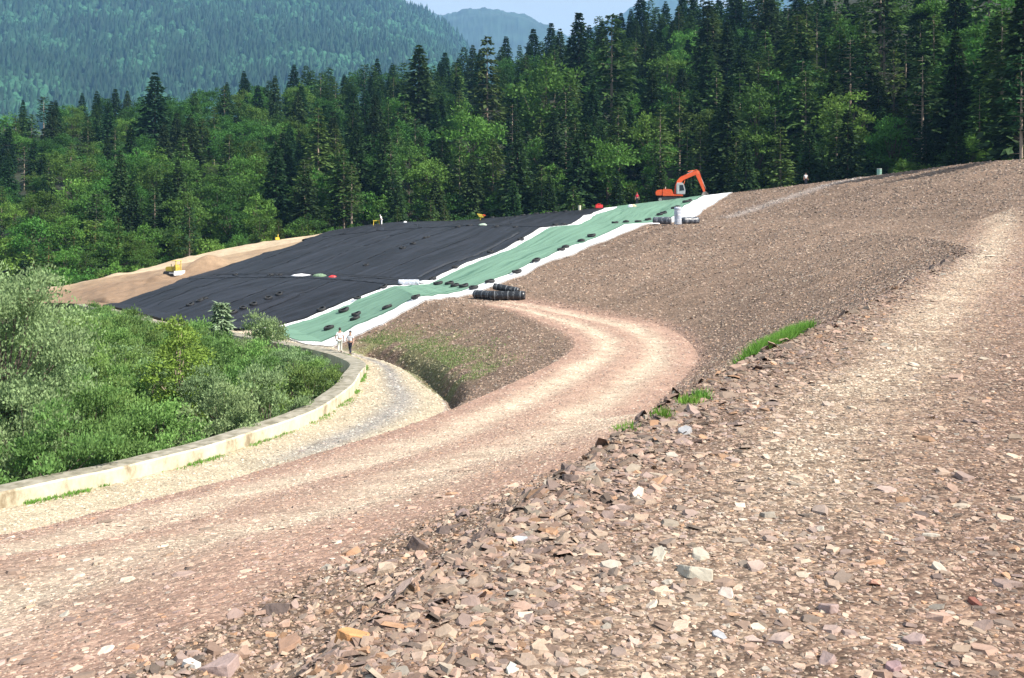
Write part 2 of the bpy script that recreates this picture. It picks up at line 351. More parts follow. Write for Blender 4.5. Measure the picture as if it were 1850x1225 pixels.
SV = np.unique(np.concatenate([np.linspace(0, 1, 60), np.linspace(1, 4, 420), np.linspace(4, 7, 400), np.linspace(7, 10, 220)]))
NU = [8, 3, 14, 30, 24, 44, 26, 36, 8, 6]
def tone(s, u, x, y):
    """albedo and stoniness of the ground"""
    brown = np.array([.245, .190, .145]); lightr = np.array([.56, .48, .37]); pink = np.array([.40, .275, .215]); grey = np.array([.40, .385, .345])
    soil = np.array([.36, .265, .17]); tan = np.array([.45, .36, .25])
    n1 = fbm(x * .35, y * .35, 41) * 2; n2 = fbm(x * 1.6, y * 1.6, 43) * 2
    col = np.broadcast_to(brown, x.shape + (3,)).copy()
    n3 = fbm(s * 34, u * 1.6 + s, 47, 3) * 2; n4 = fbm(x * .09, y * .09, 48, 3) * 2
    col *= (1 + .18 * n1 + .12 * n2 + .20 * n3 + .22 * n4)[..., None]
    def mix(c, k):
        nonlocal col
        k = np.clip(k, 0, 1)[..., None]; col = col * (1 - k) + np.asarray(c) * k
    i = np.floor(u); t = u - i
    # ramp road: reddish crown, pale wheel tracks
    road = (sm(3.93, 4.03, u + .02 * n2) * sm(5.06, 4.97, u + .02 * n2)) * sm(5.75, 5.5, s)
    mix(pink * 1.0, road * .95)
    trk = sum(np.exp(-((t - c - .06 * n1) / .125) ** 2) for c in (.28, .70)) * road
    mix(lightr, trk * (.8 + .6 * n2))
    mix(pink * .9, road * sm(.16, .02, t) * .7)
    # bench path: pale tracks going straight on up the hill
    w = (x - .50 * y + 1.4) * .894                # metres to the right of the pale wheel track
    bp = sm(5.9, 6.1, u) * sm(70.5, 69, y) * sm(-1.6 - .4 * n2, -1.0 - .4 * n2, w) * sm(9.5, 7.5, w)
    mix(np.array([.295, .218, .170]), bp * .85)
    tr2 = np.exp(-((w - .25 * n1 - .008 * y) / (.46 + .011 * y)) ** 2) + .2 * np.exp(-((w - 2.6 - .4 * n1) / .6) ** 2)
    mix(lightr, tr2 * bp * (.74 + .5 * n2) * (.45 + .55 * sm(4, 8, y)))
    # gravel road at the foot of the slope
    gr = (u > 2) * sm(3.06, 2.98, u) * sm(9, 8, s) * (u < 3.2)
    mix(grey * (1 + .2 * n2[..., None]), gr)
    gc = np.exp(-((t - .56) / .17) ** 2) * (i == 2) * sm(3.0, 3.5, s)
    mix(np.array([.52, .46, .325]), (i == 2) * .8 * gr); mix(np.array([.30, .30, .285]) * (1 + .25 * n2[..., None]), gc * gr * .95)
    # weeds on the lower slope, and along the foot of the wall
    g = (i == 3) * sm(.75, .2, t + .35 * n1) * sm(3.9, 4.3, s) * sm(6.0, 5.75, s) * sm(-.12, .35, n1 + n2 * .5)
    mix(np.array([.17, .24, .085]), g * .7)
    mix(np.array([.05, .045, .035]), (i == 3) * np.exp(-((t - .11) / .04) ** 2) * sm(3.7, 4.0, s) * sm(5.7, 5.5, s) * .5)  # dark line along the ditch: its shade painted into the ground colour
    mix(np.array([.18, .2, .08]), (i == 2) * sm(.1, .0, t) * sm(-.1, .5, n1) * .7)
    # faint grey vehicle line up the top slope and pale ridge edge
    gl = np.exp(-((s - 5.82 + .32 * (u - 7) ) / .05) ** 2) * (i == 7) * sm(.02, .1, t)
    mix(np.array([.40, .38, .36]), gl * .7)
    # bare soil beyond the liner
    so = sm(7.9, 8.02, s) * (u > 2)
    k = so * np.clip(.5 + n1, 0, 1)
    mix(soil, so); mix(tan, so * sm(6.0, 7.2, u + n1 * .4) * .8); mix(np.array([.20, .13, .085]), so * sm(6.3, 4.9, u + n1 * .7) * .75)
    # valley floor
    mix(np.array([.05, .06, .025]), (u < 2) * 1.0)
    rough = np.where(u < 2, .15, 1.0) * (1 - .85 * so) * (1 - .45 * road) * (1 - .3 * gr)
    return np.clip(col, .01, .9), rough
TV, TF, TSU = [], [], []; off = 0
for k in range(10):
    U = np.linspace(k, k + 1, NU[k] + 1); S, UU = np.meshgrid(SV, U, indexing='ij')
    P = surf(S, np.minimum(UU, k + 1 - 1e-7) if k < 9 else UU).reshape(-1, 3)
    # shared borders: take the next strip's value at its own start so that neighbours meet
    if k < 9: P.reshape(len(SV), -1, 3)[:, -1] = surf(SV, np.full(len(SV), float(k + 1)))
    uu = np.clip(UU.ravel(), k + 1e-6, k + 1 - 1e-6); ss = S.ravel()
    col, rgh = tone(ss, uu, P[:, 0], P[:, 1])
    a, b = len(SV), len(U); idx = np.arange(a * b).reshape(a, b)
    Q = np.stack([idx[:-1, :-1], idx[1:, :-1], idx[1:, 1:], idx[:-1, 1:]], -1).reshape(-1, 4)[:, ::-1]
    o = link(NAMES[k], mesh_np(NAMES[k], P, [Q], True, col * (1 - (.10 + .26 * sm(22, 8, P[:, 1])) * rgh)[:, None], {'rough': rgh}), M['ground']); tag(o, kind='structure')  # ground under stones darker up close: fines plus gap shade painted into colour
    TV.append(P); TF.append(Q + off); TSU.append(np.stack([ss, uu], -1)); off += len(P)
TV = np.concatenate(TV); TF = np.concatenate(TF); TSU = np.concatenate(TSU)
BVH = BVHTree.FromPolygons(TV.tolist(), TF.tolist())
def ray(px, py): return Vector(((px - 925) / F, 1, -(py - HZ) / F)).normalized()
def at(px, py):
    """the ground point that the photograph shows at (px, py); the crest just below when that ray passes over it"""
    for k in range(16):
        h = BVH.ray_cast(Vector((0, 0, CAMZ)), ray(px, py + k * .7))
        if h[0]: return h[0], (h[1] if h[1].z > 0 else -h[1])
    return None, None
def ground(x, y):
    h = BVH.ray_cast(Vector((x, y, 60)), Vector((0, 0, -1)))
    return h[0].z if h[0] else None
def pix(p): return (925 + F * p[0] / p[1], HZ - F * (p[2] - CAMZ) / p[1])

# wide ground far below everything, out to the horizon
a = np.linspace(0, 2 * np.pi, 65)[:-1]; rr = np.array([300, 900, 2500, 7000.])
V = [(0, 0, -24)] + [(r * math.cos(t), r * math.sin(t), -24) for r in rr for t in a]
Q = [(1 + j * 64 + i, 1 + j * 64 + (i + 1) % 64, 1 + (j + 1) * 64 + (i + 1) % 64, 1 + (j + 1) * 64 + i) for j in range(3) for i in range(64)]
T3 = [(0, 1 + i, 1 + (i + 1) % 64) for i in range(64)]
tag(link('ground', mesh_np('ground', V, [np.array(Q), np.array(T3)]), M['forest_floor']), kind='structure')

# forest hillside behind the ridge, in polar form about the valley mouth
sr = np.linspace(3.0, 10, 500); rp = R6(sr); rphi = np.degrees(np.arctan2(rp[:, 0], rp[:, 1])); rrad = np.hypot(rp[:, 0], rp[:, 1]); rz = rp[:, 2]
od = np.argsort(rphi); rphi, rrad, rz = rphi[od], rrad[od], rz[od]
def hill(phi, r):
    rb = np.interp(phi, rphi, rrad); zb = np.interp(phi, rphi, rz)
    d = r - rb
    sl = np.interp(phi, [-40, -27, -15, -5, 3, 10, 20, 40], [.20, .22, .245, .28, .32, .37, .42, .45])
    top = np.interp(phi, [-40, -27, -5, 3, 10, 40], [165, 165, 150, 150, 160, 170])
    z = zb - 3.5 + sl * np.clip(d - 14, 0, None)
    over = np.clip(d - top, 0, None); z = z - over * (sl + .25) * sm(0, 40, over)
    z = np.where(d < 14, zb - 3.5 - .25 * np.clip(9 - d, 0, 30), z)
    x, y = r * np.sin(np.radians(phi)), r * np.cos(np.radians(phi))
    return x, y, z + 5 * fbm(x * .02, y * .02, 51)
ph = np.linspace(-48, 50, 140); dd = np.linspace(-6, 330, 90)
PH, DD = np.meshgrid(ph, dd, indexing='ij'); x, y, z = hill(PH, np.interp(PH, rphi, rrad) + DD)
idx = np.arange(PH.size).reshape(PH.shape); Q = np.stack([idx[:-1, :-1], idx[1:, :-1], idx[1:, 1:], idx[:-1, 1:]], -1).reshape(-1, 4)
tag(link('forest_hill', mesh_np('forest_hill', np.stack([x, y, z], -1).reshape(-1, 3), [Q], True), M['forest_floor']), kind='structure')

# ------------------------------------------------------------------ sheets laid on the slope
def sheet(name, s_lo, s_hi, u_lo, u_hi, lift, m, ns, label, cat, nper=34, wrinkle=.035):
    """s_lo, s_hi may vary with u"""
    us = np.unique(np.concatenate([np.linspace(u_lo, u_hi, int((u_hi - u_lo) * nper)), np.arange(math.ceil(u_lo), math.floor(u_hi) + 1)]))
    k = np.linspace(0, 1, ns); K, U = np.meshgrid(k, us, indexing='ij')
    S = s_lo(U) * (1 - K) + s_hi(U) * K
    P = surf(S, U); x, y = P[..., 0], P[..., 1]
    ax = np.zeros_like(U); ax[1:] = np.linalg.norm(np.diff(P, axis=0), axis=-1); ax = np.cumsum(ax, 0); ay = np.zeros_like(U); ay[:, 1:] = np.linalg.norm(np.diff(P, axis=1), axis=-1); ay = np.cumsum(ay, 1)
    P[..., 2] += lift + wrinkle * (fbm(x * .9, y * .35, 61) + 1.0) + wrinkle * 2.2 * np.abs(fbm(ax * .8 + ay * .12, ay * .10, 63, 3))
    dx = np.zeros_like(U); dx[:, 1:] = np.linalg.norm(np.diff(P, axis=1), axis=-1); su = np.cumsum(dx, 1)
    dv = np.zeros_like(U); dv[1:] = np.linalg.norm(np.diff(P, axis=0), axis=-1); sv = np.cumsum(dv, 0)
    a, b = K.shape; V = P.reshape(-1, 3); idx = np.arange(a * b).reshape(a, b)
    Q = np.stack([idx[:-1, :-1], idx[1:, :-1], idx[1:, 1:], idx[:-1, 1:]], -1).reshape(-1, 4)[:, ::-1]
    ring = np.concatenate([idx[0, :], idx[1:, -1], idx[-1, -2::-1], idx[-2:0:-1, 0]])
    V2 = V[ring] - np.array([0, 0, lift + .12]); j = a * b + np.arange(len(ring))
    sk = np.stack([ring, np.roll(ring, -1), np.roll(j, -1), j], -1)
    o = link(name, mesh_np(name, np.concatenate([V, V2]), [Q, sk], True, None, {'su': np.concatenate([su.ravel(), su.ravel()[ring]]), 'sv': np.concatenate([sv.ravel(), sv.ravel()[ring]])}), m)
    return tag(o, label, cat)
wob = lambda u, sd, a: a * (vnoise(u * 9, u * 0 + sd, sd) - .5) + a * .6 * (vnoise(u * 31, u * 0, sd + 2) - .5)
cst = lambda v: (lambda u: np.full_like(u, v))
U0, U1 = 2.45, 8.25
sheet('white_textile_strip', lambda u: 6.0 + wob(u, 3, .015), lambda u: 6.56 + wob(u, 4, .012), U0, U1, .06, M['white_sheet'], 70, 'white geotextile strip showing along both edges of the green mat', 'sheet')
sheet('green_mat', lambda u: 6.105 + .02 * sm(7, 7.6, u) - .0 * u + wob(u, 5, .012), lambda u: 6.458 + wob(u, 6, .012), U0 + .03, U1 - .1, .13, M['green_sheet'], 70, 'long green drainage mat rolled down the slope from the excavator', 'mat')
sheet('black_liner', lambda u: 6.512 + wob(u, 7, .010), lambda u: 8.0 + wob(u, 9, .018) + .04 * np.sin(u * 3), 2.2, U1, .17, M['black_sheet'], 260, 'black plastic liner sheet covering the slope beside the green mat', 'sheet')

LINER = bpy.data.objects['black_liner']
M['seam_grey'] = sheetmat('dusty_seam', (.030, .031, .034), (.012, .012, .014), .6, .2, 2, .6, .4)
M['seam_dark'] = sheetmat('dark_seam', (.016, .017, .020), (.007, .007, .008), .6, .2, 2, .6, .4)
for s0, wd, ua, ub, mm in ((6.575, .022, 5.05, 5.9, 'seam_grey'), (6.85, .010, 3.2, 7.9, 'seam_dark'), (7.12, .010, 3.2, 7.8, 'seam_dark'), (7.38, .012, 3.1, 7.7, 'seam_dark'), (7.62, .010, 3.1, 7.6, 'seam_dark'), (7.82, .010, 3.1, 7.6, 'seam_dark')):
    o = sheet('seam', lambda u: s0 + wob(u, 11 + s0, .02), lambda u: s0 + wd + wob(u, 11 + s0, .02), ua, ub, .20, M[mm], 4, None, None); o.parent = LINER
for ub, wd in ((4.02, .05), (4.97, .05), (6.05, .06)):
    o = sheet('seam', cst(6.52), cst(7.9), ub, ub + wd, .21, M['seam_dark'], 200, None, None, 60); o.parent = LINER
# ------------------------------------------------------------------ retaining wall along the gravel road
def wall():
    s = np.linspace(0.3, 8.3, 420); p = R0(s); e = np.gradient(p, axis=0)[:, :2]; e /= np.linalg.norm(e, axis=1)[:, None]
    n = np.stack([-e[:, 1], e[:, 0]], -1)                       # towards the valley
    prof = [(0.0, -.4), (0.0, .50), (.06, .56), (.62, .58), (.95, .56), (1.0, .50), (1.02, -3.2)]
    hh = 1 + .10 * fbm(s * 3, s * 0, 71)
    V = np.zeros((len(s), len(prof), 3))
    for j, (d, z) in enumerate(prof):
        V[:, j, :2] = p[:, :2] + n * (d - .04); V[:, j, 2] = p[:, 2] + z * np.where(z > 0, hh * (.98 - .82 * sm(4.35, 5.2, s)), 1)
    a, b = len(s), len(prof); idx = np.arange(a * b).reshape(a, b)
    Q = np.stack([idx[:-1, :-1], idx[1:, :-1], idx[1:, 1:], idx[:-1, 1:]], -1).reshape(-1, 4)[:, ::-1]
    return link('retaining_wall', mesh_np('retaining_wall', V.reshape(-1, 3), [Q], False), wallmat())
def wallmat():
    m, n, l, p = newmat('weathered_concrete')
    g = n.new('ShaderNodeNewGeometry'); tc = n.new('ShaderNodeTexCoord'); sp = n.new('ShaderNodeSeparateXYZ'); l.new(g.outputs['Normal'], sp.inputs[0])
    mp = n.new('ShaderNodeMapping'); mp.inputs['Scale'].default_value = (.7, .7, .35); l.new(tc.outputs['Object'], mp.inputs[0])
    nz = n.new('ShaderNodeTexNoise'); nz.inputs['Scale'].default_value = 1.6; nz.inputs['Detail'].default_value = 8; nz.inputs['Roughness'].default_value = .7; l.new(mp.outputs[0], nz.inputs['Vector'])
    cr = n.new('ShaderNodeValToRGB'); e = cr.color_ramp.elements; e[0].position = .34; e[0].color = (.24, .19, .12, 1); e[1].position = .62; e[1].color = (.60, .55, .43, 1)
    x = e.new(.47); x.color = (.50, .44, .32, 1); l.new(nz.outputs[0], cr.inputs[0])
    n2 = n.new('ShaderNodeTexNoise'); n2.inputs['Scale'].default_value = 2.5; n2.inputs['Detail'].default_value = 8; l.new(tc.outputs['Object'], n2.inputs['Vector'])
    c2 = n.new('ShaderNodeValToRGB'); e = c2.color_ramp.elements; e[0].position = .35; e[0].color = (.16, .145, .10, 1); e[1].position = .65; e[1].color = (.34, .31, .25, 1); l.new(n2.outputs[0], c2.inputs[0])
    gt = n.new('ShaderNodeMath'); gt.operation = 'GREATER_THAN'; gt.inputs[1].default_value = .8; l.new(sp.outputs[2], gt.inputs[0])
    mx = n.new('ShaderNodeMix'); mx.data_type = 'RGBA'; l.new(gt.outputs[0], mx.inputs[0]); l.new(cr.outputs[0], mx.inputs[6]); l.new(c2.outputs[0], mx.inputs[7])
    l.new(mx.outputs[2], p.inputs['Base Color']); p.inputs['Roughness'].default_value = .9
    b = n.new('ShaderNodeBump'); b.inputs['Strength'].default_value = .4; b.inputs['Distance'].default_value = .05; l.new(n2.outputs[0], b.inputs['Height']); l.new(b.outputs[0], p.inputs['Normal'])
    return m
tag(wall(), 'low curved concrete retaining wall between the gravel road and the willows', 'wall')
# ------------------------------------------------------------------ objects on the site
def dup(root, loc, rz=0, sc=1.0):
    r = root.copy(); C.objects.link(r); r.location = loc; r.rotation_euler = (0, 0, rz); r.scale = (sc, sc, sc) if not hasattr(sc, '__len__') else sc
    for ch in root.children:
        c = ch.copy(); C.objects.link(c); c.parent = r
        for g in ch.children:
            d = g.copy(); C.objects.link(d); d.parent = c
    return r
def lay(o, nrm, yaw):
    """rest a thing on sloping ground"""
    o.rotation_mode = 'QUATERNION'
    o.rotation_quaternion = Vector((0, 0, 1)).rotation_difference(nrm) @ Matrix.Rotation(yaw, 3, 'Z').to_quaternion()

# ---- tyres holding the sheets down
def tyre_mesh(seed):
    r = random.Random(seed); V = []; prof = [(.30, -.09), (.33, -.115), (.44, -.12), (.50, -.085), (.515, 0), (.50, .085), (.44, .12), (.33, .115), (.30, .09), (.36, .06), (.40, 0), (.36, -.06)]
    n = 28; ax, ay = r.uniform(.92, 1.0), r.uniform(.9, 1.0)
    for i in range(n):
        t = i / n * 2 * math.pi; k = 1 + .02 * math.sin(3 * t + seed)
        for j, (q, z) in enumerate(prof):
            g = q * k - (.012 if j in (3, 4, 5) and i % 2 else 0)
            V.append((g * ax * math.cos(t), g * ay * math.sin(t), z + .12 + .03 * math.sin(2 * t + seed)))
    m = len(prof); Q = [(i * m + j, ((i + 1) % n) * m + j, ((i + 1) % n) * m + (j + 1) % m, i * m + (j + 1) % m) for i in range(n) for j in range(m)]
    return mesh_np('tyre', V, [np.array(Q)], True)
TM = [tyre_mesh(k) for k in range(4)]
for t in TM: t.materials.append(M['rubber'])
def tyres(pts, label, group, sc=1.0):
    for px, py in pts:
        p, nm = at(px, py)
        if p is None: continue
        o = bpy.data.objects.new('tyre', R.choice(TM)); C.objects.link(o)
        lay(o, nm, R.uniform(0, 6)); k = sc * R.uniform(.68, .86); o.scale = (k, k, k * 1.15)
        o.location = p + Vector((0, 0, .17)); tag(o, label, 'tyre', group)
tyres([(595,598),(642,581),(622,566),(644,573),(700,561),(752,542)], 'black tyre weighing down the green mat below the lower bench', 'tyres on the foot of the green mat', 1.1)
tyres([(812,517),(822,521),(838,522),(856,525),(792,517)], 'black tyre lying on the green mat at the lower bench step', 'tyres on the lower bench', 1.1)
tyres([(885,514),(934,496),(969,475),(1014,455),(1022,450),(1050,439),(1069,430)], 'black tyre along the wide white edge of the middle green mat', 'tyres along the wide white edge', 1.15)
tyres([(581,564),(646,543),(693,523),(504,589)], 'black tyre on the thin white edge between liner and lower green mat', 'tyres on the lower thin white edge', 1.0)
tyres([(782,508),(823,487),(886,459),(941,436)], 'black tyre on the thin white edge beside the middle black liner', 'tyres on the middle thin white edge', 1.0)
tyres([(504,536),(485,543),(458,554),(439,561),(421,569)], 'black tyre in the slanting row across the lowest black liner', 'tyres in a slanting row on the low liner', 1.0)
tyres([(370,544),(361,548),(344,555)], 'black tyre in the short row above the birch on the black liner', 'tyres in a short row on the low liner', .9)
tyres([(768,433),(746,444),(727,452),(772,432)], 'black tyre in the row across the upper black liner', 'tyres in a row on the upper liner', 1.0)
tyres([(661,483)], 'single black tyre alone on the middle of the black liner', 'lone tyre', .9)
tyres([(827,413),(848,411),(897,413),(931,414),(1003,409),(1018,408)], 'black tyre along the upper bench crease of the black liner', 'tyres on the upper bench', 1.0)
tyres([(889,396),(933,394.5),(955,391),(969,389),(989,387),(1003,384),(1021,383),(945,392)], 'black tyre on the skyline edge of the black liner', 'tyres along the liner top', 1.0)
tyres([(1239,368),(1245,366),(1218,379),(1224,377),(1192,391),(1199,388)], 'black tyre beside the wide white edge of the topmost green mat', 'tyres on the top green mat', 1.2)
tyres([(1171,400),(1153,404),(1131,404),(1111,406)], 'black tyre on the upper bench beside the standing roll', 'tyres beside the standing roll', 1.1)
tyres([(425,500),(489,501),(505,501)], 'black tyre at the edge of the liner below the bare soil', 'tyres by the soil', .8)

M['strap'] = simple('strap', (.16, .17, .18), .5, .1)
# ---- rolls of liner
def roll(loc, L, r, yaw, tilt, m, label, upright=False, base_z=None):
    e = empty('liner_roll', loc)
    e.rotation_euler = (0, rad(-90) if upright else tilt, yaw)
    bm = bmesh.new(); n = 12; seg = 28
    rings = []
    for i in range(n + 1):
        x = -L / 2 + L * i / n; k = r * (1 + .012 * math.sin(i * 1.9) + (.0 if 0 < i < n else -.06))
        rings.append([bm.verts.new((x, k * math.cos(t * 2 * math.pi / seg) * (1 + .03 * math.sin(t + i)), k * math.sin(t * 2 * math.pi / seg))) for t in range(seg)])
    for i in range(n):
        for t in range(seg): bm.faces.new((rings[i][t], rings[i + 1][t], rings[i + 1][(t + 1) % seg], rings[i][(t + 1) % seg]))
    for g, sgn in ((rings[0], -1), (rings[-1], 1)):
        inner = [bm.verts.new((v.co.x + sgn * .01, v.co.y * .22, v.co.z * .22)) for v in g]
        deep = [bm.verts.new((v.co.x - sgn * .25, v.co.y, v.co.z)) for v in inner]
        for t in range(seg):
            bm.faces.new((g[t], g[(t + 1) % seg], inner[(t + 1) % seg], inner[t])); bm.faces.new((inner[t], inner[(t + 1) % seg], deep[(t + 1) % seg], deep[t]))
        bm.faces.new(deep)
    bm_obj('wrapping', bm, m, e, True)
    for x in (-.36 * L, .02 * L, .37 * L):
        bm = bmesh.new(); add_cyl(bm, (x - .03, 0, 0), (x + .03, 0, 0), r * 1.02, seg=28); bm_obj('strap', bm, M['grey_paint'] if m is M['pale_roll'] else M['strap'], e, False)
    return tag(e, label, 'roll', 'rolls of liner waiting to be laid')
p, _ = at(917, 543); big = p + Vector((0, .3, .36))
roll(big, 2.75, .36, rad(-6), 0, M['roll'], 'long black wrapped roll lying across the start of the ramp road')
p, _ = at(874, 541); roll(p + Vector((0, .3, .34)), 1.9, .35, rad(-42), 0, M['roll'], 'shorter black wrapped roll lying askew, at the liner end of the pile')
roll(big + Vector((-.1, .42, .50)), 2.1, .27, rad(-20), rad(9), M['roll'], 'black wrapped roll leaning on top of the two lower rolls')
p, _ = at(1197, 405.2); roll(p + Vector((0, .3, .42)), 2.1, .43, rad(-22), 0, M['grey_roll'], 'grey black roll lying beside the standing roll, nearer the green mat')
p, _ = at(1248, 404.5); roll(p + Vector((0, .3, .38)), 2.0, .40, rad(16), 0, M['grey_roll'], 'grey black roll lying between the standing roll and the gravel slope')
p, _ = at(1225, 406); roll(p + Vector((0, .1, 1.0)), 2.05, .42, 0, 0, M['pale_roll'], 'pale wrapped roll standing upright on the upper bench', True)
p, _ = at(738, 517); roll(p + Vector((0, .2, .34)), 1.9, .26, rad(-4), 0, M['pale_roll'], 'small pale roll on the black liner beside the green mat')

# ---- small loose things
def heap(name, px, py, w, h, d, m, label, cat, seed, dz=.15):
    p, nm = at(px, py); r = random.Random(seed)
    bm = bmesh.new(); bmesh.ops.create_icosphere(bm, subdivisions=3, radius=.5)
    for v in bm.verts:
        c = v.co.copy(); k = 1 + .35 * (fbm(np.array(c.x * 3 + seed), np.array(c.y * 3 + c.z * 2), seed)) * 2
        v.co = Vector((c.x * w * k, c.y * d * k, max(-.1, c.z) * h * k * 1.6))
    o = bm_obj(name, bm, m, None, True); o.location = p + Vector((0, 0, dz)); return tag(o, label, cat)
heap('folded_sheet', 545, 501.5, 2.3, .28, 1.0, M['white_sheet'] if False else M['white_cloth'], 'folded white sheet lying on the lower bench of the liner', 'sheet', 3)
heap('folded_mat', 578, 503.5, 1.5, .5, .8, simple('dull_green_mat', (.16, .24, .15), .9, .3), 'crumpled green mat offcut beside the red bag', 'mat', 4)
heap('bag', 600, 505, .95, .34, .6, M['red'], 'small red bag on the lower bench of the black liner', 'bag', 5)
heap('bag', 872, 410, 1.3, .45, .7, simple('pale_green_bag', (.34, .42, .34), .8, .3), 'pale green bundle on the upper crease of the black liner', 'bundle', 6)
heap('sandbag', 1139, 376, .8, .5, .6, M['white_cloth'], 'small white sack at the top edge of the green mat', 'sack', 7)
heap('sandbag', 1145, 375, .9, .4, .6, simple('tan_sack', (.55, .45, .28), .9, .2), 'small tan sack beside the red clad worker', 'sack', 8)
heap('sandbag', 732, 404.6, .6, .3, .4, M['white_cloth'], 'tiny white sack at the top of the black liner', 'sack', 9, .2)
heap('offcut', 1184, 406.5, 1.1, .12, .8, M['white_cloth'], 'white offcut lying at the foot of the standing roll', 'offcut', 10)
heap('offcut', 770, 513.5, 1.5, .25, .6, M['white_cloth'], 'crumpled white offcut beside the small pale roll', 'offcut', 11)
def bucket(px, py, r, h, m, label):
    p, _ = at(px, py); e = empty('bucket', p + Vector((0, 0, .15)))
    bm = bmesh.new(); add_cyl(bm, (0, 0, 0), (0, 0, h), r * .85, r, 20, .02); bm_obj('body', bm, m, e)
    bm = bmesh.new(); add_cyl(bm, (0, 0, h), (0, 0, h + .06), r * 1.06, r * 1.06, 20, .015); bm_obj('lid', bm, m, e)
    return tag(e, label, 'bucket')
bucket(1047, 379, .24, .75, simple('cream_plastic', (.72, .68, .5), .5, .05), 'cream bucket on the skyline edge of the liner')
# red canister
p, _ = at(1082, 377); e = empty('canister', p + Vector((0, 0, .15)), .1)
bm = bmesh.new(); add_box(bm, (0, 0, .32), (1.2, .6, .55), 0, .05, .95); bm_obj('body', bm, M['red'], e)
bm = bmesh.new(); add_cyl(bm, (-.25, 0, .72), (.25, 0, .72), .035); add_cyl(bm, (-.25, 0, .6), (-.25, 0, .72), .035); add_cyl(bm, (.25, 0, .6), (.25, 0, .72), .035); bm_obj('handle', bm, M['red'], e)
tag(e, 'red canister at the top corner where liner meets green mat', 'canister')
# yellow trestle by the white clad worker
p, _ = at(681, 408.5); e = empty('trestle', p + Vector((-.1, .1, .12)), .15)
bm = bmesh.new(); add_box(bm, (0, 0, .68), (1.0, .55, .09), 0, .015); bm_obj('top', bm, M['yellow'], e)
for sx in (-1, 1):
    for sy in (-1, 1):
        bm = bmesh.new(); add_cyl(bm, (sx * .38, sy * .18, .66), (sx * .46, sy * .28, -.1), .05); bm_obj('leg', bm, M['yellow'], e)
tag(e, 'yellow trestle on the liner crest beside the white clad worker', 'trestle')
# wheelbarrow-like yellow and orange hopper on the crest
p, _ = at(869, 399.5); e = empty('hopper', p + Vector((0, .3, .1)), -.2)
bm = bmesh.new(); add_prism(bm, [(-.62, 1.05), (.62, .80), (.40, .42), (-.2, .5)], -.32, .32, .03); bm_obj('tray', bm, M['yellow'], e)
bm = bmesh.new(); add_prism(bm, [(.30, .93), (.70, .80), (.62, .66), (.3, .75)], -.34, .34, .02); bm_obj('nose', bm, M['orange'], e)
for sy in (-1, 1):
    bm = bmesh.new(); add_cyl(bm, (0, sy * .2, .5), (-.12, sy * .26, -.1), .05); bm_obj('leg', bm, M['yellow'], e)
tag(e, 'small tilted yellow hopper with orange nose on the liner crest', 'hopper')
# drum behind the ridge
p, _ = at(1601, 317); q = p + Vector((.6, 4.0, 0)); q.z = ground(q.x, q.y) or p.z
e = empty('drum', q)
bm = bmesh.new(); add_cyl(bm, (0, 0, 0), (0, 0, .88), .3, .3, 24, .03); [add_cyl(bm, (0, 0, z - .02), (0, 0, z + .02), .315, .315, 24) for z in (.3, .6)]
bm_obj('body', bm, simple('pale_green_paint', (.25, .45, .36), .5, .2), e)
bm = bmesh.new(); add_cyl(bm, (0, 0, .89), (0, 0, .95), .33, .33, 24, .02); bm_obj('lid', bm, M['white_paint'], e)
tag(e, 'pale green drum with white lid just behind the gravel ridge', 'drum')

